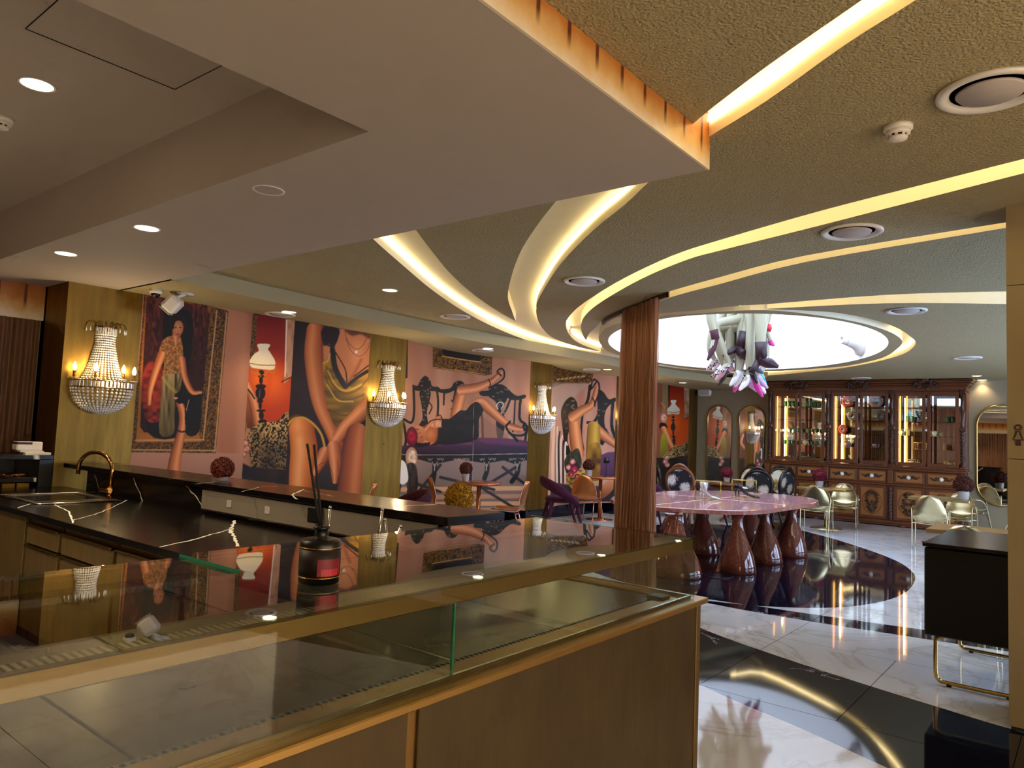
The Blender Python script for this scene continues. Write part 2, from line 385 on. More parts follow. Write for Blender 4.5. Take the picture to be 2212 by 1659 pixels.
# gilded pilasters between the murals, marble skirting
PIL = [(2.82,3.55),(6.71,7.42),(10.47,11.15),(13.52,14.25),(17.1,17.6)]
for i, (a, c) in enumerate(PIL):
    t = struct(MB().box((-8.66,a,.24), (XW,c,Z_SOF+.02)).build('trim_%d' % (i+1), 'gilded_panel'), 'gilded brushed pilaster on the mural wall')
    if i in (1, 2): MB().cyl((XW-.005,(a+c)/2,1.38), (XW+.004,(a+c)/2,1.38), .012).build('screw_cap', 'black_plastic', t)
b = MB()
for a, c in ((2.82,3.55),(3.55,6.71),(6.71,7.42),(10.47,11.15),(13.52,14.25),(14.25,YB)): b.box((-8.6,a,0), (XW+.012,c,.24))
for a, c in ((7.42,10.47),(11.15,13.52)): b.box((-8.6,a,0), (XW-.34,c,.24))
struct(b.build('baseboard_left', 'dark_marble')); struct(MB().box((-8.0,YB-.015,0), (XR,YB,.12)).build('baseboard_back', 'dark_marble'))

# ---- ceiling: flat petals with curved, lit recesses between them
def cpx(L): return [tuple(fz(x, y, Z_MAIN)[:2]) for x, y in L]
O1 = [(762,472),(810,520),(869,572),(937,629),(1006,675),(1075,710),(1144,737),(1212,756),(1281,766),(1331,772)]
P2L = [(1298,759),(1281,757),(1247,749),(1199,732),(1175,713),(1161,689),(1159,658),(1178,620),(1212,569),(1281,498),(1350,442),(1394,400),(1450,348)]
P1R = [(1230,398),(1195,442),(1161,486),(1126,541),(1106,593),(1097,641),(1106,672),(1114,694)]
P1L = [(1114,694),(1075,672),(1023,636),(972,590),(931,540),(903,503),(868,455)]
P2R = [(2700,219),(2300,321),(2212,343),(2024,391),(1767,457),(1560,517),(1453,552),(1350,600),(1281,641),(1240,672),(1222,700),(1233,727),(1257,744),(1298,759)]
P3O = [(1267,735),(1262,730),(1255,710),(1259,689),(1281,665),(1333,631),(1401,595),(1487,560),(1560,540),(1767,488),(2024,422),(2212,374),(2300,352),(2700,250)]
P3I = [(1267,735),(1269,727),(1274,719),(1284,710),(1300,693),(1308,685),(1343,668),(1386,651),(1431,634),(1550,600),(1740,552),(2175,480),(2300,459),(2700,391)]
P4N = [(2700,404),(2300,471),(2175,492),(1740,566),(1550,615),(1480,633),(1431,648),(1386,664),(1335,686)]
P4F = [(1335,686),(1380,680),(1422,677),(1510,670),(1594,660),(1657,657),(1914,637),(2176,629),(2300,624),(2700,612)]
P5N = [(2700,676),(2300,664),(2176,657),(1914,655),(1657,667),(1640,668)]
RGO = [(1335,686),(1380,680),(1422,677),(1510,670),(1594,661),(1657,667),(1780,673),(1823,678),(1872,687),(1917,700),(1950,715),(1971,731),(1978,740),(1971,752),(1950,765),(1903,779),(1838,792),(1780,800),(1657,811),(1590,806),(1526,801),(1431,791),(1331,772),(1298,759),(1285,735),(1294,712),(1318,697)]
RGI = [(1335,699),(1422,684),(1510,677),(1620,670),(1700,673),(1780,683),(1823,690),(1872,700.6),(1917,715),(1940,727),(1949,738),(1942,750),(1924.5,764),(1897,776),(1838,789),(1780,795),(1690,801),(1596,802.5),(1500,797.5),(1419,785.5),(1343,768),(1318,761),(1301,749),(1293,729),(1305,712),(1318,705)]
G0N = [(1494,270),(1535,236),(1657,143),(1862,0),(2010,-105)]; G0F = [(2130,-105),(1978,0),(1822,99),(1657,217),(1534,294),(1482,330)]
PD = [(1485,810),(1660,806),(1657,815),(1570,832),(1528,827),(1565,817),(1508,822)]
def sm(L, n=4): return curve2(cpx(L), n)
SKC = (-4.383, 11.234); SKA = math.atan2(.9415, -.337); SKa, SKb = 3.312, 2.039      # skylight ellipse
def ell(a, b, n=72): return [(SKC[0]+a*math.cos(t)*math.cos(SKA)-b*math.sin(t)*math.sin(SKA), SKC[1]+a*math.cos(t)*math.sin(SKA)+b*math.sin(t)*math.cos(SKA)) for t in (2*PI*k/n for k in range(n))]
sO1, sP2L, sP1R, sP1L, sP2R, sP3O, sP3I, sP4N, sP4F, sP5N = map(sm, (O1, P2L, P1R, P1L, P2R, P3O, P3I, P4N, P4F, P5N))
sG0N, sG0F = sm(G0N), sm(G0F)
ring_i = curve2(cpx(RGI), 3, True); ring_o = curve2(cpx(RGO), 3, True)
GAPS = [sO1+cpx([(1343,768),(1318,761),(1301,749)])+sP2L+sP1R+sP1L[1:], sP2R+cpx([(1301,749),(1293,729)])+sP3O, sP3I+sP4N+cpx([(1318,705),(1305,712),(1293,729)]), sP4F[16:]+sP5N, sG0N+sG0F, cpx(PD)]
SKY = ell(SKa, SKb)
CX0, CX1, CY0, CY1 = -8.6, XR, YF, YB
vv, ff = cut_plane([[(CX0,CY0),(CX1,CY0),(CX1,CY1),(CX0,CY1)], SKY, ring_i, ring_o, [(CX0,CY0),(-1.485,CY0),(-1.485,3.325),(CX0,3.325)]]+GAPS)
def ceil_kind(x, y):
    if x < -1.485 and y < 3.325: return 'void'       # the soffit and its tray hang here instead
    if inside(x, y, SKY): return 'sky'
    if inside(x, y, ring_i): return 'ring'
    if inside(x, y, ring_o) or any(inside(x, y, g) for g in GAPS): return 'gap'
    return 'flat'
kinds = [ceil_kind(sum(vv[i][0] for i in f)/3, sum(vv[i][1] for i in f)/3) for f in ff]
b = MB(); edges = {}
for f, k in zip(ff, kinds):
    if k in ('flat', 'ring'): b.add([(vv[i][0], vv[i][1], Z_MAIN) for i in f], [(2, 1, 0)])
    for i in range(3): e = (f[i], f[(i+1) % 3]); edges.setdefault(tuple(sorted(e)), []).append(k)
ceil = struct(b.build('ceiling', 'ceiling_paint', fix=False), 'textured olive ceiling with curved lit recesses')
b = MB()
for (i, j), ks in edges.items():
    if len(ks) == 2 and 'gap' in ks and (('flat' in ks) or ('ring' in ks)):
        p, q = vv[i], vv[j]; b.add([(p[0],p[1],Z_MAIN),(q[0],q[1],Z_MAIN),(q[0],q[1],Z_SLAB),(p[0],p[1],Z_SLAB)], [(0,1,2,3)])
b.build('cove_riser', 'cove_paint', ceil, fix=False)
b = MB()
for f, k in zip(ff, kinds):
    if k == 'gap': b.add([(vv[i][0], vv[i][1], Z_SLAB) for i in f], [(2, 1, 0)])
b.build('cove_top', 'cove_paint', ceil, fix=False)
# skylight well: tall white elliptical shaft closed by bright glazing
well = struct(MB().add([(x,y,Z_MAIN) for x,y in SKY]+[(x,y,5.2) for x,y in SKY], [(k,(k+1)%72,72+(k+1)%72,72+k) for k in range(72)], True).build('window_1', pm('well_white', '#f7f7f5', .7, var=.01), fix=False), 'white elliptical skylight shaft')
emis('skylight_daylight', '#cfe1ff', SKY_L)
MB().add([(x,y,5.2) for x,y in SKY], [tuple(range(72))]).build('skylight_glazing', 'skylight_daylight', well, fix=False)
for k in range(-2, 3):      # glazing bars
    p = Vector((SKC[0]+math.cos(SKA)*k*1.05, SKC[1]+math.sin(SKA)*k*1.05, 5.17)); w = SKb*math.sqrt(max(.05, 1-(k*1.05/SKa)**2))*.98; d = Vector((-math.sin(SKA), math.cos(SKA), 0))
    MB().cyl(p-d*w, p+d*w, .025, n=6).build('glazing_bar', 'white_plastic', well)
# upper slab sealing the void
b = MB(); vv2, ff2 = cut_plane([[(-9.2,YF),(XR+.3,YF),(XR+.3,YB+.3),(-9.2,YB+.3)], SKY])
for f in ff2:
    if not inside(sum(vv2[i][0] for i in f)/3, sum(vv2[i][1] for i in f)/3, SKY): b.add([(vv2[i][0], vv2[i][1], 3.42) for i in f], [(2, 1, 0)])
b.build('roof_slab', 'soffit_paint', ceil, fix=False)

# LED strips laid along the recesses
def strip(L, off, z0, z1, a=0, e=None):
    """ribbon set `off` metres to the left of the polyline"""
    L = [Vector((p[0], p[1], 0)) for p in L][a:e]; b = MB(); P = []
    for i, p in enumerate(L):
        d = (L[min(i+1, len(L)-1)]-L[max(i-1, 0)]); d = Vector((-d.y, d.x, 0)).normalized(); P.append(p+d*off)
    for p, q in zip(P, P[1:]): b.add([(p.x,p.y,z0),(q.x,q.y,z0),(q.x,q.y,z1),(p.x,p.y,z1)], [(0,1,2,3)])
    b.build('led_strip', 'led_warm', ceil, fix=False)
strip(sO1, -.012, 3.165, 3.205, 0, -3); strip(sG0F, .012, 3.16, 3.205)
strip(sP2L, -.012, 3.17, 3.2, 8); strip(sP2R, -.012, 3.16, 3.2, 0, 44); strip(sP2R, -.012, 3.165, 3.205, 44)
strip(sP3I, .012, 3.175, 3.19, 24); strip(sP4F, .012, 3.16, 3.205, 16); strip(sP5N, -.012, 3.15, 3.205, 0, 10)
rp = [p for p in ring_o]; strip(rp, .02, 3.17, 3.2, 30, 58)

# ---- dropped soffit over the bar, tray recess, perimeter bulkhead
xs, ye = -1.48, 3.33; tx, ty, ty0 = -2.57, 2.08, -1.2
b = MB().box((-8.66,ty,Z_SOF), (xs-.012,ye,Z_TRAY)).box((tx,YF,Z_SOF), (xs-.012,ty,Z_TRAY)).box((-8.66,YF,Z_SOF), (tx,ty0,Z_TRAY)).box((-8.66,ty0,Z_TRAY), (tx,ty,Z_TRAY+.05))
sof = b.build('soffit', 'soffit_paint', ceil)
hb = MB()
for p, q in (((55,62),(378,193)),((378,193),(482,140)),((55,62),(125,0))):
    p = fz(*p, Z_TRAY-.001); q = fz(*q, Z_TRAY-.001); hb.tube([p, q], .003, 4)
hb.build('access_hatch', 'dark_gap', ceil)
per = curve2([(-6.90,3.30),(-7.02,4.3),(-7.12,6.4),(-7.12,7.8),(-7.02,9.5),(-6.93,11.5),(-6.98,13.6),(-6.70,15.1),(-6.25,16.9),(-6.15,YB)], 4)
b = MB(); n = len(per)
b.add([(x,y,Z_SOF) for x,y in per]+[(-8.6,y,Z_SOF) for x,y in per], [(k,k+1,n+k+1,n+k) for k in range(n-1)])
b.build('bulkhead', 'riser_paint', ceil, fix=False)
b = MB().add([(x,y,Z_SOF) for x,y in per]+[(x,y,Z_MAIN) for x,y in per], [(k,k+1,n+k+1,n+k) for k in range(n-1)], True); b.build('bulkhead_riser', 'riser_paint', ceil, fix=False)

def flame(name, axis, z0, z1, step):      # printed fascia: glowing curtain, orange above fading to cream
    t = NT(name); tc = t.n('TexCoord'); sp = t.n('SeparateXYZ'); t.l(tc.outputs['Object'], sp.inputs[0]); u = sp.outputs[axis]; z = sp.outputs[2]
    h = t.n('MapRange', i_1=z0, i_2=z1); t.l(z, h.inputs[0]); g = t.ramp(t.math('ADD', h.outputs[0], t.math('MULTIPLY_ADD', t.noise(t.obj((5,5,5)), 2), .3, -.15)), [(0,'#f0e2c8'),(.22,'#e0b878'),(.5,'#c07a30'),(.85,'#a0531c'),(1,'#5a2410')])
    w = t.math('ABSOLUTE', t.math('SUBTRACT', t.math('FRACT', t.math('DIVIDE', u, step)), .5)); line = t.n('MapRange', i_1=.42, i_2=.46); t.l(w, line.inputs[0])
    k = t.math('MULTIPLY', line.outputs[0], t.n('MapRange', i_1=.2, i_2=.6).outputs[0]); hh = t.n('MapRange', i_1=.18, i_2=.42); t.l(h.outputs[0], hh.inputs[0]); k = t.math('MULTIPLY', line.outputs[0], hh.outputs[0])
    t.set(t.mix(k, g, '#5a2a12'), .6); M[name] = t.m
flame('flame_soffit', 1, Z_SOF, Z_SLAB, .19); flame('flame_left', 1, 2.58, 3.0, .24); flame('flame_front', 0, 2.58, 3.0, .24)
struct(MB().box((xs-.012,YF,Z_SOF), (xs,ye,Z_SLAB)).build('trim_6', 'flame_soffit'), 'printed orange fascia along the dropped soffit')
struct(MB().box((-8.66,YF,2.57), (-8.60,2.82,Z_SOF)).build('trim_7', 'flame_left'), 'printed orange fascia above the left curtain')
struct(MB().box((-8.6,YF,2.5), (XR,YF+.06,2.93)).build('trim_8', 'flame_front'))

# right pier clad in glossy beige stone
t = NT('pier_stone'); v = t.obj((1.5,1.5,.6)); t.set(t.mix(t.noise(v, 2, 5, .6), '#857556', '#978766'), .12, 0, Specular_IOR_Level=.5); M['pier_stone'] = t.m
pier = struct(MB().box((-.405,5.245,0), (2.1,5.75,Z_MAIN)).build('trim_9', 'dark_gap'), 'beige stone clad pier with a restroom pictogram')
for z0, z1 in ((.02,1.558),(1.562,2.6),(2.604,Z_MAIN)):
    MB().box((-.41,5.24,z0), (2.1,5.2445,z1)).build('panel', 'pier_stone', pier)
    MB().box((-.4145,5.24,z0), (-.41,5.75,z1)).build('panel', 'pier_stone', pier)

# ---- pleated curtains
def curtain(name, axis):
    t = NT(name); v = t.obj((1,1,.35) ); n = t.noise(v, 3, 3); t.set(t.mix(n, '#4a2a16', '#86552e'), .5, 0, Sheen_Weight=.3); M[name] = t.m
curtain('curtain_cloth', 0)
def pleats(p, q, z0, z1, nrm, n, amp=.035):
    p = Vector(p); q = Vector(q); nrm = Vector(nrm); rows = []
    for z in (z0, z1):
        rows.append([tuple((p+(q-p)*(k/(n*6)))+nrm*(amp*(.5+.5*math.sin(2*PI*k/6+.7*math.sin(k*.37))))+Vector((0,0,z))) for k in range(n*6+1)])
    return MB().grid(rows)
tag(pleats((-8.655,YF,0), (-8.655,2.80,0), .0, 2.57, (1,0,0), 60).build('curtain', 'curtain_cloth', fix=False), 'brown pleated curtain hanging behind the black back counter', 'curtain')
tag(pleats((-8.5,YF+.01,0), (-2.6,YF+.01,0), .0, 2.5, (0,1,0), 66).build('curtain', 'curtain_cloth', fix=False), 'brown pleated curtain on the wall behind the viewpoint, seen in the mirrors', 'curtain')
# ================================================================ printed photo murals
# Each mural is a sheet on the wall whose print is stored as colour per vertex; shapes are given in picture coordinates of the wall.
def hnoise(x, y, seed=0):
    xi = np.floor(x); yi = np.floor(y); fx_ = x-xi; fy_ = y-yi; u = fx_*fx_*(3-2*fx_); v = fy_*fy_*(3-2*fy_)
    h = lambda a, b: np.modf(np.abs(np.sin(a*127.1+b*311.7+seed*74.7)*43758.5453))[0]
    return (h(xi,yi)*(1-u)+h(xi+1,yi)*u)*(1-v)+(h(xi,yi+1)*(1-u)+h(xi+1,yi+1)*u)*v
class Paint:
    def __init__(s, X, Y): s.X = X; s.Y = Y; s.C = np.zeros((len(X), 3))
    def view(s, ox, oy, k): s.x = (s.X-ox)*k; s.y = (s.Y-oy)*k; s.k = k; return s
    def blend(s, idx, a, col):
        a = a[:, None]*1.0; c = np.asarray(col); s.C[idx] = s.C[idx]*(1-a)+c*a
    def fill(s, c1, c2=None, sc=(40, 400), seed=1):
        c1 = np.array(lin(c1)); c2 = np.array(lin(c2 or '#000000')) if c2 else c1; n = hnoise(s.x/sc[0], s.y/sc[1], seed)[:, None]; s.C[:] = c1*(1-n)+c2*n
    def _box(s, pts, m):
        P = np.array(pts, float); return np.where((s.x > P[:,0].min()-m) & (s.x < P[:,0].max()+m) & (s.y > P[:,1].min()-m) & (s.y < P[:,1].max()+m))[0], P
    def _seg(s, x, y, P, closed):
        d = np.full(len(x), 1e9); n = len(P)
        for i in range(n if closed else n-1):
            a = P[i]; b = P[(i+1) % n]; v = b-a; L = max(v@v, 1e-9); t = np.clip(((x-a[0])*v[0]+(y-a[1])*v[1])/L, 0, 1); d = np.minimum(d, np.hypot(x-a[0]-t*v[0], y-a[1]-t*v[1]))
        return d
    def poly(s, pts, c, c2=None, ax=None, soft=3, op=1.0, crv=True, tex=None):
        if crv: pts = [(p.x, p.y) for p in smooth_line([(a, b, 0) for a, b in pts], 4, True)]
        idx, P = s._box(pts, soft*2)
        if not len(idx): return
        x, y = s.x[idx], s.y[idx]; ins = np.zeros(len(x), bool); j = len(P)-1
        for i in range(len(P)):
            (xi, yi), (xj, yj) = P[i], P[j]; k = ((yi > y) != (yj > y)) & (x < (xj-xi)*(y-yi)/((yj-yi) or 1e-9)+xi); ins ^= k; j = i
        d = s._seg(x, y, P, True); sd = np.where(ins, d, -d); a = np.clip(sd/soft+.5, 0, 1)*op; c = np.array(lin(c))
        if c2 is not None:
            (x0, y0), (x1, y1) = ax or ((0, P[:,1].min()), (0, P[:,1].max())); v = ((x1-x0)**2+(y1-y0)**2) or 1; t = np.clip(((x-x0)*(x1-x0)+(y-y0)*(y1-y0))/v, 0, 1)[:, None]; c = c*(1-t)+np.array(lin(c2))*t
        if tex is not None: c = tex(x, y, np.broadcast_to(c, (len(x), 3)))
        s.blend(idx, a, c)
    def limb(s, pts, rad, c, dark='#5e2a18', hi='#f0b48c', side=-1, soft=3, op=1.0):
        n = 6; Q = smooth_line([(p[0], p[1], r) for p, r in zip(pts, rad)], n); R = max(rad); idx, P = s._box([(q.x, q.y) for q in Q], R+6)
        if not len(idx): return
        x, y = s.x[idx], s.y[idx]; best = np.full(len(x), 1e9); sg = np.zeros(len(x))
        for a, b in zip(Q, Q[1:]):
            vx, vy = b.x-a.x, b.y-a.y; L = max(vx*vx+vy*vy, 1e-9); t = np.clip(((x-a.x)*vx+(y-a.y)*vy)/L, 0, 1); r = a.z+(b.z-a.z)*t
            ex, ey = x-a.x-t*vx, y-a.y-t*vy; d = np.hypot(ex, ey)-r; cr = (vx*ey-vy*ex)/math.sqrt(L)/r; m = d < best; best = np.where(m, d, best); sg = np.where(m, cr, sg)
        a = np.clip(-best/soft+.5, 0, 1)*op; u = np.clip(sg*side, -1, 1); c = np.array(lin(c)); dk = np.array(lin(dark)); h = np.array(lin(hi))
        w1 = np.clip(np.clip(u, 0, 1)**1.4*.9+np.clip(-u-.7, 0, 1)*1.6, 0, .95)[:, None]; w2 = np.exp(-((u+.28)/.32)**2)[:, None]*.55; s.blend(idx, a, (c*(1-w2)+h*w2)*(1-w1)+dk*w1)
    def ell(s, cx, cy, rx, ry, c, c2=None, soft=3, op=1.0, rot=0.0):
        R = max(rx, ry)+soft*2; idx = np.where((abs(s.x-cx) < R) & (abs(s.y-cy) < R))[0]
        if not len(idx): return
        x, y = s.x[idx]-cx, s.y[idx]-cy; ca, sa = math.cos(rot), math.sin(rot); q = np.hypot((x*ca+y*sa)/rx, (y*ca-x*sa)/ry); a = np.clip((1-q)*min(rx, ry)/soft+.5, 0, 1)*op
        c = np.array(lin(c)); 
        if c2: t = np.clip(q, 0, 1)[:, None]; c = c*(1-t)+np.array(lin(c2))*t
        s.blend(idx, a, c)
    def line(s, pts, w, c, soft=2, op=1.0, crv=True):
        if crv and len(pts) > 2: pts = [(p.x, p.y) for p in smooth_line([(a, b, 0) for a, b in pts], 5)]
        idx, P = s._box(pts, w+soft); 
        if len(idx): d = s._seg(s.x[idx], s.y[idx], P, False); s.blend(idx, np.clip((w/2-d)/soft+.5, 0, 1)*op, np.array(lin(c)))
    def rose(s, cx, cy, rx, ry, c, d, l):
        s.ell(cx, cy, rx, ry, c, d, 4); r = random.Random(int(cx*7+cy))
        for k in range(9):
            a = r.random()*6.28; q = r.random()*.6; s.ell(cx+rx*q*math.cos(a), cy+ry*q*math.sin(a), rx*(.42-.25*q), ry*(.34-.2*q), l if k % 2 else d, c, 5, .7, a)
def gilt(sc=14, seed=3):
    def t(x, y, c):
        n = hnoise(x/sc, y/sc, seed)*.35+hnoise(x/(sc*.3), y/(sc*.3), seed+1)*.75; w = (np.clip((n-.36)*2.2, 0, 1)**1.4)[:, None]; return c*(1-w*.85)+np.array(lin('#a8793f'))*w*.85
    return t
def leopard(x, y, c):
    n = hnoise(x/9, y/9, 9)*.75+hnoise(x/4, y/4, 3)*.25; r = np.clip((n-.44)*7, 0, 1)[:, None]; m = hnoise(x/90, y/90, 4)[:, None]; b = np.array(lin('#c9a46c'))*(.35+.9*m); return b*(1-r)+np.array(lin('#160f0b'))*r
def folds(col2, sx, sy, seed, k=1.0):
    c2 = np.array(lin(col2))
    def t(x, y, c): n = np.clip(hnoise(x/sx, y/sy, seed)*1.5-.3, 0, 1)[:, None]*k; return c*(1-n)+c2*n
    return t
SK, SKD, SKH = '#c9835a', '#6e3320', '#eab48c'

def paint_portrait(p):
    p.view(0, 560, 3.95); p.fill('#a06a54', '#c39076', (90, 2000)); p.poly([(1100,1640),(2200,1660),(2200,2100),(1100,2100)], '#b98f7e', '#8a6658', crv=False)
    p.poly([(1236,255),(1950,440),(1842,1655),(1118,1648)], '#1c110b', crv=False, tex=gilt(13))
    p.poly([(1245,270),(1800,410),(1790,470),(1700,1500),(1720,1560),(1160,1560)], '#7c4526', '#b07440', ((0,270),(0,1560)), crv=False, tex=gilt(9, 7))
    for a, b in (((1935,460),(1832,1640)),((1850,440),(1735,1540)),((1130,1625),(1835,1632)),((1150,1545),(1740,1540))): p.line([a, b], 12, '#c9a27a', 5, .8)
    p.poly([(1252,330),(1300,300),(1740,410),(1792,470),(1705,1440),(1670,1485),(1230,1480),(1195,1430)], '#4a2018', '#33170f', crv=False)
    for x0, x1, c in ((1255,1300,'#6a3426'),(1310,1380,'#7a4230'),(1650,1710,'#7d4632'),(1720,1780,'#6e3a2a')): p.poly([(x0,320),(x1,330),(x1-55,1000),(x0-40,1000)], c, '#42190f', crv=False, soft=8, tex=folds('#2c120b', 14, 40, x0))
    p.poly([(1395,480),(1440,420),(1600,440),(1645,520),(1640,760),(1600,1000),(1560,1480),(1260,1480),(1330,1000),(1380,760)], '#17120f', soft=8)
    p.poly([(1270,880),(1390,930),(1380,1160),(1370,1370),(1240,1360),(1210,1050)], '#7c2a22', '#3c120e', tex=folds('#9c4434', 40, 30, 5))
    p.poly([(1600,1150),(1690,1120),(1720,1180),(1700,1470),(1580,1480)], '#1a120f')
    p.poly([(1445,520),(1490,480),(1560,480),(1590,540),(1580,620),(1555,560),(1480,560),(1470,640)], '#2c1812')
    p.limb([(1510,600),(1502,720)], [34,42], '#b67a58'); p.ell(1518,590,46,68,'#c99474','#a86c50',6,1,.1); p.poly([(1462,560),(1480,500),(1540,490),(1575,540),(1560,530),(1500,530),(1480,600)], '#24130e')
    for ex in (1500, 1538): p.ell(ex,583,10,5,'#2b1611',None,3)
    p.ell(1520,640,15,6,'#8a3a30',None,4); p.line([(1520,590),(1515,620)], 6, '#94583f', 5, .7)
    p.poly([(1385,700),(1470,655),(1500,740),(1535,665),(1560,760),(1562,900),(1545,1010),(1395,1015),(1400,880),(1352,840)], '#8a5a38', '#6a5a34', tex=folds('#c08a5c', 12, 10, 8))
    p.limb([(1375,820),(1320,980),(1282,1120),(1272,1230)], [38,30,24,16], SK, side=1); p.limb([(1555,860),(1580,1010),(1640,1130),(1710,1135)], [30,26,22,14], SK)
    p.poly([(1400,1000),(1545,990),(1530,1130),(1490,1300),(1480,1485),(1362,1485),(1375,1150)], '#a8966c', '#6a5c38', tex=folds('#33290f', 20, 160, 2))
    p.line([(1390,1010),(1450,1090),(1500,1130)], 26, '#b09a5c', 10, .7); p.line([(1540,1010),(1500,1120)], 20, '#6a5a30', 8, .7)
    p.limb([(1532,1225),(1560,1330),(1548,1460),(1500,1680),(1470,1900)], [30,34,34,50,62], SK, side=1)
    p.poly([(1488,1180),(1540,1120),(1600,1165),(1620,1235),(1590,1300),(1632,1420),(1605,1480),(1578,1400),(1572,1245),(1520,1232)], '#140d0d'); p.line([(1505,1455),(1548,1472),(1588,1466)], 14, '#140d0d')
    p.line([(1612,1200),(1590,1290)], 4, '#d8b89a'); p.ell(1500,1185,16,9,'#d99a80')

def paint_lamp(p):
    p.view(500, 620, 3.3175); p.fill('#a06e58', '#bd8b72', (60, 900))
    p.poly([(140,190),(190,190),(165,575),(105,575)], '#1d120c', crv=False, tex=gilt(10)); p.line([(138,200),(106,570)], 8, '#a67a48')
    p.poly([(186,190),(392,190),(380,640),(470,640),(460,1000),(230,1010),(70,900),(100,590),(160,575)], '#7e1f18', '#c24f2c', ((0,230),(0,760)), crv=False)
    p.ell(300,690,170,190,'#ee7a34','#c24f2c',90,.75); p.ell(190,660,90,120,'#f08a44','#c24f2c',60,.6)
    p.poly([(390,190),(470,190),(440,640),(378,690)], '#c59a7c', '#d9a886', crv=False, tex=folds('#7a3a2c', 26, 40, 6, .5)); p.line([(396,240),(384,640)], 9, '#efd9c4'); p.line([(360,680),(440,640)], 10, '#6e3222')
    p.poly([(95,560),(110,720),(150,770),(196,880),(208,985),(110,1010),(70,900)], SK, SKD); p.limb([(110,700),(160,830),(185,960)], [26,34,36], SK, side=1)
    p.poly([(70,880),(112,1000),(80,1065),(40,1040)], '#7f7634'); p.line([(100,715),(140,760),(165,800)], 12, '#241512')
    for x, y, w, h in ((214,612,20,18),(216,640,26,10),(212,668,14,28),(210,712,38,18),(208,760,36,46),(206,815,22,18),(206,850,12,26),(212,886,34,10),(214,920,18,30),(222,965,32,18)): p.ell(x, y, w, h, '#2a1712', '#160c0a', 4)
    p.line([(140,580),(150,620),(190,610),(210,640)], 8, '#b9803c'); p.line([(312,580),(300,620),(262,600),(235,640)], 8, '#b9803c'); p.line([(205,735),(200,790)], 5, '#8a6a58', 4, .8)
    p.poly([(188,410),(275,412),(262,445),(278,470),(310,525),(314,560),(298,592),(225,588),(150,578),(128,548),(134,520),(165,478),(196,455)], '#f6ead2', '#e2cfae'); p.line([(128,548),(225,560),(314,560)], 5, '#4a2c1c')
    p.poly([(110,1085),(135,1010),(210,975),(330,962),(380,905),(425,880),(425,1300),(150,1315)], '#a07c48', crv=False, tex=leopard); p.poly([(120,1130),(430,1090),(425,1330),(150,1330)], '#120d0b', soft=90, op=.62, crv=False)
    for x, y, r in ((95,1120,30),(110,1160,28),(85,1200,24)): p.rose(x, y, r, r, '#d8a58e', '#8a4a3c', '#f0d0bc')
    p.poly([(40,1240),(140,1290),(430,1310),(430,1800),(0,1800),(0,1280)], '#1e1512', crv=False, soft=12, tex=folds('#3a2a22', 60, 60, 11))

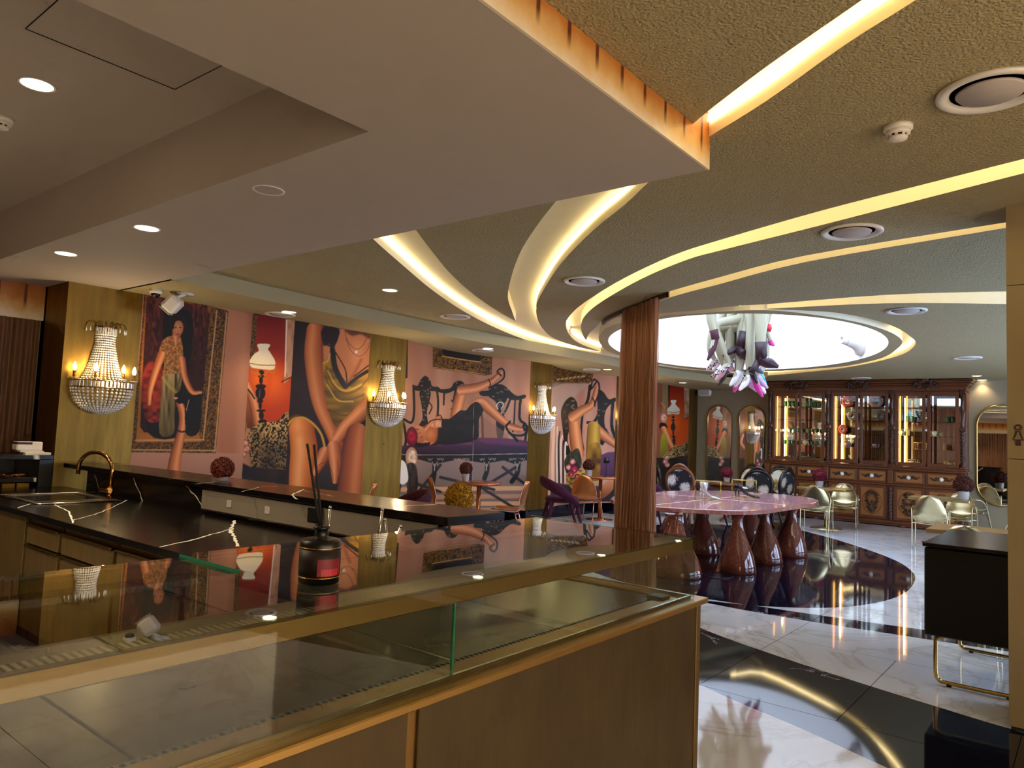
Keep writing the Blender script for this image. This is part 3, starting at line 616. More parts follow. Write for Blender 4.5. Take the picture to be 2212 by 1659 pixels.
def paint_dress(p):
    p.view(500, 620, 3.3175); p.fill('#2a1716', '#3a2220', (160, 300))
    p.poly([(640,310),(760,300),(1010,290),(1000,620),(960,900),(700,900),(660,560)], '#c98a64', '#b8754c', crv=False, soft=14)
    p.ell(900,470,70,130,'#dba07c','#c98a64',60,.8); p.line([(930,520),(880,620),(840,680)], 22, '#8e4f34', 18, .6)
    p.limb([(600,310),(590,480),(615,700),(650,860),(715,1010),(755,1130),(745,1260)], [62,68,66,60,54,50,36], '#c2764a', '#6a2c1a', '#e2a274', side=-1)
    p.poly([(648,300),(770,300),(762,380),(740,430),(735,520),(712,500),(700,410),(660,420)], '#2c1814', soft=8); p.line([(655,320),(668,400),(700,420)], 14, '#2c1814', 5)
    p.poly([(820,300),(1000,300),(990,370),(930,340),(870,350),(830,330)], '#4a2820', soft=16, op=.85)
    p.line([(812,320),(835,390),(890,445),(940,420),(985,330)], 5, '#8a5a38'); p.line([(820,370),(860,460),(920,496),(975,450),(988,400)], 4, '#7a4830'); p.ell(894,466,10,11,'#f2dfc8')
    p.poly([(655,545),(705,500),(735,560),(800,708),(860,672),(985,590),(978,760),(940,880),(905,940),(800,1015),(745,1000),(700,905),(668,760)], '#c0922e', '#8c6a24', tex=folds('#4a340f', 120, 26, 4, .8))
    for L in ([(680,570),(720,690),(800,760),(900,740),(975,660)],[(672,640),(730,770),(830,810),(950,770)],[(690,880),(800,920),(900,900)]): p.line(L, 13, '#5c4212', 8, .75)
    for L in ([(690,600),(745,700),(820,745),(930,700)],[(685,700),(760,810),(870,820)]): p.line(L, 9, '#e8c25c', 8, .7)
    p.line([(725,455),(738,560),(770,640),(815,712)], 40, '#15100f', 6); p.line([(985,598),(900,650),(825,712)], 24, '#15100f', 5); p.line([(748,470),(815,590),(828,690)], 9, '#1b1110'); p.line([(985,560),(880,640)], 9, '#1b1110'); p.line([(705,480),(690,530),(660,545)], 10, '#c9a070')
    p.limb([(985,850),(900,930),(820,1000),(765,1075)], [62,54,46,42], '#cf8354', side=-1)
    p.poly([(585,1220),(760,1180),(800,1420),(560,1420)], '#4a3b2c', '#2c2019')
    p.limb([(900,1050),(880,1180),(862,1340),(840,1560)], [76,90,92,92], '#b0663f', '#54241a', '#d89468', side=1)
    p.limb([(505,1030),(520,1180),(505,1360),(490,1800)], [92,98,92,90], '#d98a50', '#8a3f22', '#f6c08c', side=-1); p.ell(470,1000,60,70,'#eaa068','#d98a50',40,.6)
    p.line([(405,985),(450,945),(520,938),(590,985),(645,1060),(672,1165)], 15, '#caa04c'); p.line([(600,1240),(640,1200),(672,1165)], 10, '#8a6a34')
    p.limb([(668,1190),(640,1250),(600,1330)], [46,40,26], '#c9784c'); p.limb([(735,1150),(745,1260),(742,1390)], [50,44,20], '#cb7c50')
    for L in ([(610,1290),(650,1262),(690,1262)],[(700,1270),(722,1330),(730,1390)],[(760,1240),(764,1320)]): p.line(L, 6, '#7a3a26', 4, .7)

def paint_sofa(p):
    p.view(850, 720, 4.148); p.fill('#a5745c', '#c69a80', (70, 1500)); p.poly([(0,1150),(1300,1130),(1300,1700),(0,1700)], '#8c766c', '#6a5a54', crv=False)
    for k, y in enumerate((1380,1450,1515,1570,1640)): p.poly([(60,y),(1250,y-12),(1250,y+26),(60,y+40)], '#c89a74' if k % 2 == 0 else '#b0866a', crv=False)
    for x0, y0, x1, y1 in ((420,1180,240,1400),(690,1180,690,1640),(420,1290,900,1400),(1130,1180,800,1380),(980,1200,1240,1400),(60,1300,420,1420),(780,1380,1240,1660)): p.line([(x0,y0),(x1,y1)], 26, '#33292a', 6)
    p.poly([(352,100),(885,160),(880,368),(820,378),(352,312)], '#2a1a0f', crv=False, tex=gilt(16)); p.poly([(432,100),(790,160),(782,240),(760,256),(460,210),(438,180)], '#17100e', '#2c1c16', crv=False); p.line([(440,205),(600,232),(778,258)], 9, '#c79a5c'); p.line([(360,305),(820,368)], 7, '#b98a50')
    p.poly([(95,0),(130,0),(126,400),(96,410)], '#2e2018', crv=False)
    D = '#171011'
    def orn(L, w): p.line(L, w, D, 3)
    p.poly([(170,460),(215,470),(240,420),(285,380),(330,420),(345,470),(400,480),(430,500),(510,490),(545,440),(600,425),(640,460),(640,520),(560,510),(470,540),(370,520),(300,520),(190,510)], D)
    p.poly([(770,520),(850,510),(900,465),(960,455),(1010,480),(1060,530),(1110,560),(1180,550),(1180,580),(1100,600),(1040,590),(980,550),(900,560),(790,560)], D)
    for L, w in (([(180,480),(185,700),(160,800),(85,770),(100,850),(110,980),(60,1080)],22),([(390,510),(400,620),(395,740)],20),([(455,510),(450,640)],16),([(560,510),(545,610),(560,720)],26),([(735,640),(790,740),(800,930)],20),([(860,560),(930,620),(940,760),(960,930)],22),([(1050,580),(1010,680),(960,760)],20),([(1090,590),(1080,800),(1070,880)],16),([(1140,570),(1130,760),(1190,830),(1180,960)],24),([(520,600),(550,640),(520,680)],14),([(320,620),(345,660),(320,720)],12)): orn(L, w)
    p.poly([(235,520),(330,520),(320,620),(300,700),(310,800),(330,830),(230,830),(260,760),(250,640)], D); p.poly([(900,560),(1020,560),(985,660),(960,720),(1000,760),(980,930),(930,930),(920,760),(950,700)], D)
    r = random.Random(5)
    for cx, cy, rx, ry, n in ((282,460,55,60,10),(590,470,40,35,6),(975,510,70,40,9),(280,660,32,130,14),(965,660,36,80,10)):
        for k in range(n): a = r.random()*6.3; x = cx+rx*r.uniform(-1,1); y = cy+ry*r.uniform(-1,1); p.line([(x-10*math.cos(a),y-10*math.sin(a)),(x+6,y+6),(x+11*math.cos(a),y-8*math.sin(a))], 4, '#9a8c80', 2.5, .8)
    p.line([(935,680),(925,640),(960,615),(985,640),(965,680)], 8, '#cfc4ba'); p.poly([(780,745),(820,760),(1010,900),(1000,950),(790,930)], '#8a6a58', op=.5)
    p.poly([(75,1010),(230,985),(760,935),(1010,940),(1220,965),(1220,1085),(60,1095)], '#5a3450', '#2b1c2c', ((0,940),(0,1080)), crv=False, soft=10); p.line([(400,1000),(500,985),(700,990)], 14, '#8a5468', 14, .6); p.poly([(780,945),(1000,945),(1200,985),(1180,1010),(820,980)], '#74415f', op=.6, soft=20)
    p.poly([(50,1080),(1220,1070),(1220,1130),(1080,1170),(990,1140),(830,1165),(590,1130),(370,1170),(220,1130),(150,1180),(50,1150)], '#1d1618', crv=False); p.line([(50,1086),(500,1090),(1220,1078)], 6, '#a3938a')
    for x in (370, 600, 835, 1095):
        for k in range(7): p.line([(x-60+20*k,1120+8*(k % 2)),(x-50+20*k,1140-6*(k % 3)),(x-40+20*k,1118)], 4, '#b4a79c', 2.5, .8)
    for L in ([(370,1130),(365,1260),(345,1380),(350,1500)],[(835,1130),(840,1220),(815,1300)],[(1120,1140),(1110,1250),(1060,1330)],[(150,1150),(160,1300),(140,1420)],[(60,1130),(55,1300),(40,1420)]): p.line(L, 42, '#1b1416', 4)
    for x in (370, 835, 1110): p.line([(x-25,1150),(x,1190),(x+22,1150)], 5, '#a89a90'); p.line([(x,1170),(x-4,1230)], 7, '#cabfb4', 4, .7)
    p.limb([(555,740),(585,620),(615,505)], [46,50,46], SK, side=-1); p.limb([(615,508),(740,490),(850,445),(905,410)], [46,44,32,24], SK, side=-1); p.limb([(900,415),(940,375),(965,350)], [24,22,14], SK)
    p.limb([(720,660),(785,618),(860,680),(960,770),(1040,830)], [52,46,44,36,28], SK, side=1); p.limb([(1035,830),(1100,850),(1165,862)], [30,28,16], SK)
    p.line([(850,410),(868,450),(858,495)], 11, '#120c0c'); p.line([(855,490),(925,452),(985,405),(992,345),(965,315),(930,345),(965,380)], 15, '#120c0c'); p.line([(1045,790),(1010,840),(1060,905),(1150,915),(1195,880),(1200,835),(1165,825),(1175,870)], 20, '#120c0c'); p.line([(1035,890),(1070,920),(1110,962)], 24, '#120c0c')
    p.poly([(330,990),(372,900),(392,820),(440,770),(500,765),(560,720),(600,690),(650,690),(690,640),(755,615),(805,690),(770,760),(765,860),(750,945),(600,988),(420,998)], '#2c2324', '#1a1415', tex=folds('#120d0e', 60, 40, 3))
    p.limb([(350,860),(340,930),(330,965)], [52,56,30], SK); p.ell(330,905,56,70,SK,'#a8623f',10); p.limb([(262,880),(300,840),(340,790)], [30,22,14], '#b87350'); p.ell(398,790,34,56,'#d39a78','#a86a4c',6,1,.1); p.line([(300,810),(360,775),(440,770)], 10, '#1b1213'); p.line([(385,740),(420,735),(440,770)], 10, '#1b1213')
    for k in range(4): p.line([(378+14*k,800),(384+14*k,838)], 9, '#dca687', 4)
    p.poly([(190,840),(240,830),(285,870),(290,930),(250,990),(200,985),(170,930)], '#c98a68', '#a05c42'); p.poly([(150,960),(250,985),(330,975),(300,1010),(200,1020)], '#1c1312'); p.line([(205,855),(225,865)], 7, '#2b1611'); p.line([(240,935),(262,925)], 8, '#8a2c34'); p.line([(215,900),(240,890)], 5, '#7a3f2c')
    p.rose(165,925,52,88,'#a8223e','#5a0f22','#d8506a'); p.rose(162,1112,54,92,'#dfc2a6','#a37a5c','#f4e2cc'); p.poly([(110,1190),(200,1180),(215,1400),(130,1420)], '#241a1a', tex=folds('#5a4a44', 12, 60, 4, .6)); p.poly([(60,1150),(110,1170),(130,1320),(55,1340)], '#e0d6cc')
    p.line([(720,600),(712,1080),(695,1560)], 3, '#c9b0a4', 2, .5)

def paint_legs(p):
    p.view(850, 720, 4.148); p.fill('#ab7a68', '#cb9c86', (70, 1500)); D = '#161011'
    p.poly([(1405,260),(1800,330),(1780,420),(1750,450),(1640,450),(1520,450),(1405,490)], '#2a1a10', crv=False, tex=gilt(16)); p.line([(1470,415),(1560,402),(1710,385)], 16, '#d2a878', 4, .9)
    for k in range(6): p.line([(1490+36*k,418-5*k),(1505+36*k,398-5*k)], 7, '#3a2415')
    p.poly([(1400,470),(1520,450),(1640,452),(1720,445),(1700,500),(1560,620),(1470,760),(1400,780)], '#b9a596', op=.55, soft=30)
    p.poly([(1500,720),(1520,640),(1560,585),(1600,570),(1640,610),(1650,680),(1620,760),(1580,850),(1560,960),(1590,1080),(1540,1080),(1520,900)], D); p.poly([(1830,520),(1880,525),(1930,590),(1985,575),(1990,610),(1940,640),(1900,700),(1890,800),(1910,900),(1880,1000),(1840,960),(1830,760)], D)
    for L, w in (([(1965,620),(1955,820),(1985,930)],30),([(1850,700),(1800,790),(1740,800)],26),([(1700,660),(1680,900),(1700,1040)],22),([(1760,470),(1740,600),(1690,690)],26),([(1880,640),(1830,700),(1880,760)],14),([(1560,620),(1600,660),(1570,720)],12),([(1900,860),(1950,960)],22)): p.line(L, w, D, 3)
    r = random.Random(9)
    for k in range(26): x = r.choice((1580, 1870))+r.uniform(-40, 40); y = r.uniform(600, 950); p.line([(x-8,y),(x,y+9),(x+9,y-2)], 4, '#9c8e84', 2.5, .7)
    for k in range(7): p.line([(1425+22*k,760+40*k),(1420+20*k,1000),(1430+18*k,1340)], 13, '#1c1516' if k % 2 else '#d9c8ba', 3)
    p.limb([(1448,760),(1440,900),(1432,1100),(1432,1320)], [10,20,22,22], '#e6bca0')
    p.limb([(1650,1080),(1630,920),(1612,745)], [58,56,46], SK, side=-1); p.limb([(1612,748),(1690,690),(1775,640),(1805,560),(1820,490)], [46,42,32,26,18], SK, side=-1)
    p.line([(1790,425),(1800,412),(1840,450),(1842,520),(1828,570),(1800,640)], 15, '#120c0c'); p.line([(1780,430),(1770,500),(1815,440)], 14, '#120c0c'); p.line([(1780,575),(1800,610),(1805,655)], 12, '#120c0c')
    p.limb([(1790,840),(1900,930),(1990,1000)], [52,42,30], SK, side=1); p.limb([(1795,850),(1790,1020),(1800,1260)], [58,64,74], '#b88f42', '#5c4018', '#dcbc6c', side=1); p.poly([(1750,1020),(1850,1000),(1870,1290),(1740,1290)], '#b48c40', '#8a6428', tex=folds('#5a3c14', 40, 50, 4))
    p.poly([(1600,1060),(1640,1030),(1670,1060),(1680,1200),(1560,1260),(1530,1150),(1570,1080)], '#1f2a1e', tex=folds('#5a5a44', 12, 30, 2, .6))
    p.poly([(1860,1090),(1920,1065),(2010,1060),(2150,1060),(2150,1300),(1850,1290)], '#6a4066', '#4c2a48', crv=False, soft=8); p.line([(1850,1290),(2150,1300)], 8, '#9a6a52')
    p.poly([(1405,1330),(1700,1380),(2200,1330),(2200,1510),(1405,1510)], '#3b3138', crv=False, soft=10); p.poly([(1560,1250),(1700,1230),(1770,1330),(1720,1450),(1650,1440),(1560,1340)], '#54402c', tex=folds('#c9a04c', 16, 14, 4))
    for x, y, a in ((1605,1150,30),(1570,1200,28),(1620,1215,34),(1590,1260,26),(1650,1290,30),(1690,1330,30),(1640,1340,28),(1665,1390,26)): p.rose(x, y, a, a, ('#c04a6a','#e0b0a4','#d87a54')[(x+y) % 3], '#7a2038', '#f2d6cc')
    p.poly([(1860,1380),(1960,1310),(1985,1370),(1910,1460),(1850,1490),(1820,1500)], '#d2926c', SKD)

def paint_far(p):
    p.view(1400, 820, 5.925); p.fill('#8d7450', '#a58a62', (90, 900))
    p.poly([(-900,-100),(180,-100),(180,1700),(-900,1700)], '#5f2c26', '#8c5a4c', ((-900,0),(180,0)), crv=False)
    p.poly([(255,-40),(285,-40),(285,600),(262,600)], '#24140f', crv=False); p.poly([(284,-40),(560,-40),(560,900),(250,900),(262,600)], '#8c2420', '#cf5c30', ((0,80),(0,560)), crv=False); p.ell(320,560,130,170,'#ee7a36','#cf5c30',80,.7)
    p.poly([(458,-40),(536,-40),(545,470),(465,510)], '#c9a98a', '#b48a6c', crv=False, tex=folds('#7c4a38', 24, 50, 6, .6)); p.line([(465,505),(546,470)], 10, '#3c1d14'); p.line([(540,60),(546,470)], 8, '#4c2a1c')
    for x, y, w, h in ((322,480,18,20),(322,520,26,12),(322,560,14,30),(320,610,30,50),(322,680,12,40),(326,730,28,14),(330,790,22,50)): p.ell(x, y, w, h, '#221310', '#120a09', 4)
    p.poly([(290,265),(362,265),(350,300),(360,330),(400,370),(404,410),(390,445),(322,438),(258,445),(244,410),(252,370),(292,330),(300,300)], '#efe6d4', '#d9c6a8'); p.line([(246,410),(322,422),(404,410)], 6, '#3c2418')
    p.rose(205,490,48,75,'#d8ac98','#a06a5c','#ecd0c0'); p.line([(170,300),(200,330),(210,360)], 22, SK); p.poly([(150,560),(220,560),(250,620),(200,680),(150,640)], '#171011')
    p.limb([(200,640),(240,740),(300,860)], [44,46,34], SK, side=1); p.poly([(170,720),(230,700),(250,860),(215,950),(150,1000)], '#a39a3c', '#6c6428')
    p.poly([(262,900),(340,850),(440,830),(540,740),(560,1010),(280,1040)], '#a07c48', crv=False, tex=leopard); p.poly([(-900,1010),(280,1000),(560,960),(560,1900),(-900,1900)], '#1f1714', crv=False, soft=14, tex=folds('#3c2e28', 60, 60, 8))
    for x, y in ((240,1000),(220,1050),(245,1090)): p.rose(x, y, 36, 34, '#dcb0a0', '#8a4c44', '#f2dcd0')
    p.limb([(-160,620),(-120,740),(-200,830)], [26,30,34], '#d09a78'); p.poly([(-330,800),(-240,790),(-240,1300),(-340,1300)], '#e6e0d4', op=.95)

def print_mat():
    t = NT('mural_print'); a = t.n('VertexColor', layer_name='print'); n = t.noise(t.obj((1,1,1)), 200, 2); g = t.n('HueSaturation', i_Saturation=1.05, i_Value=1.0); t.l(a.outputs[0], g.inputs['Color']); t.set(g.outputs[0], .55, 0, Specular_IOR_Level=.3); t.bump(n, .03, .001); M['mural_print'] = t.m
print_mat()
def mural(y0, y1, sag, paint, label, ny, nz, z0=.24, z1=2.928, x0=XW):
    u = np.linspace(0, 1, ny); z = np.linspace(z0, z1, nz); U, Z = np.meshgrid(u, z); Xw = x0-sag*4*U*(1-U); Yw = y0+(y1-y0)*U
    V = np.stack([Xw, Yw, Z], -1).reshape(-1, 3); d = V-np.array(CAMP); zc = d@np.array(CFW)
    p = Paint(CAM_CX+CAM_F*(d@np.array(CR))/zc, CAM_CY-CAM_F*(d@np.array(CU))/zc); paint(p)
    i = np.arange(nz-1)[:, None]*ny+np.arange(ny-1)[None]; F = np.stack([i, i+1, i+ny+1, i+ny], -1).reshape(-1, 4)
    me = bpy.data.meshes.new('mural_panel'); me.vertices.add(len(V)); me.vertices.foreach_set('co', V.ravel()); me.loops.add(F.size); me.loops.foreach_set('vertex_index', F.ravel())
    me.polygons.add(len(F)); me.polygons.foreach_set('loop_start', np.arange(0, F.size, 4)); me.polygons.foreach_set('use_smooth', np.ones(len(F), bool)); me.update(calc_edges=True)
    ca = me.color_attributes.new('print', 'FLOAT_COLOR', 'POINT'); C = np.clip(1.35*p.C**1.14*MURAL_GAIN, 0, .95); ca.data.foreach_set('color', np.c_[C, np.ones(len(C))].ravel().astype(np.float32))
    return tag(link('mural_panel', me, 'mural_print'), label, 'mural')
MURAL_GAIN = .84
mural(3.55, 4.86, 0, paint_portrait, 'tall mural print of a framed portrait of a woman with a raised high-heeled foot', 210, 330)
mural(4.86, 5.46, 0, paint_lamp, 'narrow mural print of a white glass lamp before a red wall, next to the portrait', 100, 330)
mural(5.46, 6.71, 0, paint_dress, 'mural print of a seated figure in a yellow satin dress, bare knees and arms', 150, 330)
mural(7.42, 10.47, .34, paint_sofa, 'curved mural print of a woman lying on a carved purple settee', 250, 300)
mural(11.15, 13.52, .30, paint_legs, 'curved mural print of raised bare legs and mustard trousers beside flowers', 170, 280)
mural(14.25, 17.1, 0, paint_far, 'distant mural print of a white lamp and red wall near the arched mirrors', 150, 260)
# ================================================================ ceiling fixtures
pm('crystal', '#f0f1f4', .10, .4, var=.25, scale=80); pm('old_gold', '#8a6a34', .35, 1.0, var=.2)
def spot(loc, power, size=1.9, parent=None, col=(1, .80, .52)):
    l = bpy.data.lights.new('downlight_lamp', 'SPOT'); l.energy = power; l.color = col; l.spot_size = size; l.spot_blend = .8; l.shadow_soft_size = .05
    o = bpy.data.objects.new('lamp', l); COL.objects.link(o); o.location = loc
    if parent: o.parent = parent
    return o
def vent(p, label, r=.2):
    t = thing('ceiling_vent', label, 'vent', p, 0, 'round ceiling air vents')
    MB().lathe([(r,0),(r,-.012),(r*.93,-.02),(r*.80,-.012),(r*.74,.0)], 32).build('trim_ring', 'white_plastic', t)
    MB().lathe([(r*.74,-.003),(r*.58,-.003)], 32).build('throat', 'dark_gap', t); MB().lathe([(0,-.018),(r*.60,-.018),(r*.64,-.008),(0,-.006)], 32).build('disc', 'grey_plastic', t)
for p, z, lab in (((1262,606),Z_MAIN,'round white air vent between the two lit ceiling swooshes'),((1840,499),Z_MAIN,'round white air vent between long curved light bands'),((2140,195),Z_MAIN,'large near round air vent cut by the right edge'),((983,683),Z_MAIN,'round air vent on the main ceiling above the settee mural'),((1958,670),Z_MAIN,'round air vent right of the skylight ring'),((2090,772),Z_MAIN,'faint flush round vent before the far right mirror'),((1860,816),Z_MAIN,'flush round vent just above the wooden cabinet'),((590,680),Z_SOF,'round vent on the bulkhead above the lamp mural'),((1020,757),Z_SOF,'round vent on the bulkhead above the settee mural'),((1265,798),Z_SOF,'round vent on the bulkhead above the raised legs mural')):
    q = fz(*p, z)
    if z == Z_SOF: q.x = max(q.x, -7.72)
    vent((q.x, q.y, z), lab, .2 if z == Z_MAIN else .18)
def downlight(p, z, label, power, on=True, r=.08):
    q = fz(*p, z); t = thing('downlight', label, 'downlight', (q.x, q.y, z), 0, 'recessed ceiling downlights')
    MB().lathe([(r+.012,0),(r+.010,-.004),(r,-.003),(r*.96,.0)], 24).build('rim', 'white_plastic', t)
    MB().add([(r*.97*math.cos(-2*PI*k/24), r*.97*math.sin(-2*PI*k/24), -.0015) for k in range(24)], [tuple(range(24))]).build('lens', 'lamp_warm' if on else 'grey_plastic', t, fix=False)
    if on: spot((0, 0, -.03), power, parent=t)
for p, z, lab, w, on in (((80,183),Z_TRAY-.002,'lit downlight in the recessed tray at far left',60,1),((317,493),Z_SOF,'lit downlight in the middle of the soffit row',26,1),((142,548),Z_SOF,'lit downlight nearest the gilded pilaster in the soffit row',26,1),((580,411),Z_SOF,'switched-off downlight in the soffit row',0,0),((842,627),Z_MAIN,'lit downlight alone on the main ceiling',26,1),((624,674),Z_SOF,'lit downlight over the yellow dress mural',22,1),((1054,753),Z_SOF,'lit downlight over the settee mural',22,1),((1312,798),Z_SOF,'lit downlight left of the brown hair curtain',22,1),((1475,827),Z_SOF,'lit downlight over the far lamp mural',22,1),((2110,812),Z_MAIN-.001,'small lit downlight above the right arched mirror',18,1),((2121,821),Z_MAIN-.001,'second small downlight nearer the rear wall',12,1)):
    downlight(p, z, lab, w, on)
def detector(p, z, label):
    q = fz(*p, z); t = thing('smoke_detector', label, 'smoke detector', (q.x, q.y, z))
    MB().lathe([(.062,0),(.062,-.018),(.055,-.026),(.050,-.026)], 24).build('base', 'white_plastic', t)
    MB().lathe([(.050,-.024),(.052,-.040),(.044,-.044)], 24).build('collar', 'white_plastic', t); MB().lathe([(.036,-.042),(.036,-.056)], 20).build('sensor_gap', 'dark_gap', t)
    for k in range(8):
        a = k*PI/4; MB().box((.036,-.006,-.056), (.042,.006,-.042), Matrix.Rotation(a, 4, 'Z')).build('rib', 'white_plastic', t)
    MB().lathe([(.043,-.055),(.038,-.066),(.020,-.072),(0,-.073)], 24).build('cap', 'white_plastic', t)
for x, y, lab in ((-3.7,.3,'lit downlight in the tray above the near end of the bar aisle'),(-6.0,.2,'lit downlight in the tray beyond the left edge'),(-4.6,-.8,'lit downlight at the rear of the tray')):  # added out of view to brighten the bar fronts, worktop and soffit
    t = thing('downlight', lab, 'downlight', (x, y, Z_TRAY-.002), 0, 'recessed ceiling downlights'); MB().lathe([(.092,0),(.09,-.004),(.08,-.003),(.077,.0)], 24).build('rim', 'white_plastic', t); MB().add([(.077*math.cos(-2*PI*k/24), .077*math.sin(-2*PI*k/24), -.0015) for k in range(24)], [tuple(range(24))]).build('lens', 'lamp_warm', t, fix=False); spot((0,0,-.03), 85, 2.5, t)
detector((1940,272), Z_MAIN, 'white smoke detector on the textured ceiling'); detector((4,255), Z_TRAY, 'white smoke detector in the tray at the left edge')
# tilted loudspeaker on a round plate and dome camera by the portrait mural
q = fz(400, 634, Z_SOF); t = thing('ceiling_speaker', 'white tilted loudspeaker on the bulkhead before the portrait mural', 'speaker', (q.x, q.y, Z_SOF))
MB().lathe([(.09,0),(.085,-.014),(.02,-.018)], 24).build('mount_plate', 'white_plastic', t); MB().cyl((0,0,-.01), (-.02,-.09,-.06), .016).build('arm', 'white_plastic', t)
T = Matrix.Translation((-.05,-.10,-.13)) @ Matrix.Rotation(-.85, 4, 'Z') @ Matrix.Rotation(.85, 4, 'X') @ Matrix.Rotation(.2, 4, 'Y')
MB().box((-.10,-.09,-.075), (.10,.09,.075), T, .03).build('body', 'white_plastic', t); MB().box((-.088,-.096,-.064), (.088,-.089,.064), T, .003).build('grille', 'grey_plastic', t)
q = fz(332, 627, Z_SOF); t = thing('dome_camera', 'small white dome camera at the top of the gilded pilaster', 'camera', (q.x+.05, q.y, Z_SOF))
MB().lathe([(.062,0),(.062,-.035),(.05,-.042)], 24).build('housing', 'white_plastic', t); MB().lathe([(.046,-.040),(.042,-.062),(.025,-.078),(0,-.083)], 20).build('dome', 'black_lacquer', t)
q = fy(1527, 849, YB); t = thing('wall_speaker', 'white corner loudspeaker above the arched mirrors', 'speaker', (q.x, YB-.12, q.z))
MB().box((-.17,-.09,-.085), (.17,.06,.085), None, .04).build('body', 'white_plastic', t); MB().box((-.15,-.096,-.07), (.15,-.088,.07), None, .003).build('grille', 'grey_plastic', t); MB().box((-.04,.06,-.03), (.04,.12,.03)).build('bracket', 'white_plastic', t)
# white horn spot on the skylight shaft
d = pix(1862, 742); d = d/d.length
best = min((abs((Vector((x, y))-Vector((CAMP.x+d.x*s, CAMP.y+d.y*s))).length), s) for x, y in SKY for s in [12+.05*k for k in range(80)])
q = CAMP+d*(best[1]-.10); t = thing('horn_spotlight', 'white bell shaped spotlight inside the skylight shaft', 'spotlight', q)
ax = Vector((SKC[0]-q.x, SKC[1]-q.y, -.4)).normalized(); ax = (ax*.35 + (-CR)*.9 + Vector((0,0,.25))).normalized(); T = ax.to_track_quat('Z', 'Y').to_matrix().to_4x4()
MB().lathe([(.21,0),(.21,.03),(.18,.05),(.12,.12),(.09,.22),(.085,.26)], 24, T).build('bell', 'white_plastic', t); MB().lathe([(.07,.25),(.07,.36),(.05,.36),(.05,.30)], 20, T).build('nozzle', 'white_plastic', t); MB().cyl(T@Vector((0,0,.0)), T@Vector((0,0,-.16)), .05).build('bracket', 'white_plastic', t)

# ================================================================ crystal wall sconces
def make_sconce():
    t = thing('wall_sconce', 'sconce', 'wall lamp')
    beads = MB(); prisms = MB()
    def bead(p, r): beads.sphere(p, r, 6, 4)
    R = .30; zr = .30                       # ring radius and height above the bottom
    for k in range(21):                     # lower basket: strands of beads, wider at the ring
        a = -PI/2+PI*k/20
        for i in range(12):
            th = (i+.6)/12.5*PI/2; r = R*.97*math.sin(th)**.85; bead((r*math.cos(a)*.9, r*math.sin(a), zr-.02-.27*math.cos(th)), .0150)
    for k in range(17):                     # upper tent narrowing to the crown
        a = -PI/2+PI*k/16
        for i in range(21):
            u = i/20; r = .235*(1-u)**1.6+.085*u**.3; r = max(.09, .22-.15*u**.55); bead((r*math.cos(a)*.9, r*math.sin(a), zr+.04+.50*u), .0115)
    for k in range(26):                     # rectangular prisms on the ring
        a = -PI/2+PI*k/25; T = Matrix.Translation((R*math.cos(a)*.9, R*math.sin(a), zr)) @ Matrix.Rotation(a, 4, 'Z'); prisms.box((-.004,-.013,-.03), (.004,.013,.03), T, .003)
    for k in range(14):
        a = -PI/2+PI*k/13; T = Matrix.Translation((.095*math.cos(a), .10*math.sin(a), .86)) @ Matrix.Rotation(a, 4, 'Z'); prisms.box((-.003,-.008,-.05), (.003,.008,.04), T, .002)
    tag(beads.build('bead_strands', 'crystal', t, fix=False), kind='stuff'); tag(prisms.build('prisms', 'crystal', t, fix=False), kind='stuff')
    MB().tube([(R*.9*math.cos(-PI/2+PI*k/24), R*math.sin(-PI/2+PI*k/24), zr+.035) for k in range(25)], .006, 6).tube([(R*.9*math.cos(-PI/2+PI*k/24), R*math.sin(-PI/2+PI*k/24), zr-.035) for k in range(25)], .006, 6).build('ring', 'old_gold', t)
    MB().tube([(.10*math.cos(-PI/2+PI*k/16), .10*math.sin(-PI/2+PI*k/16), .89) for k in range(17)], .008, 6).build('crown_ring', 'old_gold', t)
    for k in range(9):                      # curling crown arms with drops
        a = -PI/2+PI*k/8; c, s = math.cos(a), math.sin(a); MB().tube([(.08*c,.08*s,.87),(.10*c,.10*s,.93),(.14*c,.15*s,.945),(.165*c,.185*s,.92),(.17*c,.19*s,.89)], .0045, 5).build('crown_arm', 'old_gold', t)
        MB().lathe([(0,-.05),(.008,-.035),(.005,0)], 6, Matrix.Translation((.17*c,.19*s,.885))).build('drop', 'crystal', t)
    MB().box((-.005,-.03,.05), (.012,.03,.90)).build('back_plate', 'old_gold', t)
    for k, a in enumerate((-1.35, -.55, .35, 1.2)):
        c, s = math.cos(a), math.sin(a); x, y = R*.98*c*.9, R*.98*s
        arm = MB().tube([(.05,y*.4,zr+.02),(x*.6,y*.8,zr+.0),(x,y,zr+.045)], .006, 6).build('candle_arm', 'old_gold', t)
        MB().lathe([(.038,.05),(.044,.058),(.012,.052)], 14, Matrix.Translation((x,y,zr))).build('drip_pan', 'crystal', arm)
        MB().cyl((x,y,zr+.055), (x,y,zr+.125), .014).build('candle', 'old_gold', arm)
        MB().lathe([(.011,.125),(.02,.15),(.018,.17),(.008,.20),(0,.212)], 12, Matrix.Translation((x,y,zr))).build('bulb', 'bulb_warm', arm)
    l = bpy.data.lights.new('sconce_lamp', 'POINT'); l.energy = 8; l.color = (1, .72, .38); l.shadow_soft_size = .025; o = bpy.data.objects.new('lamp', l); COL.objects.link(o); o.location = (.36,0,zr+.19); o.parent = t
    return t
sc0 = make_sconce(); used = []
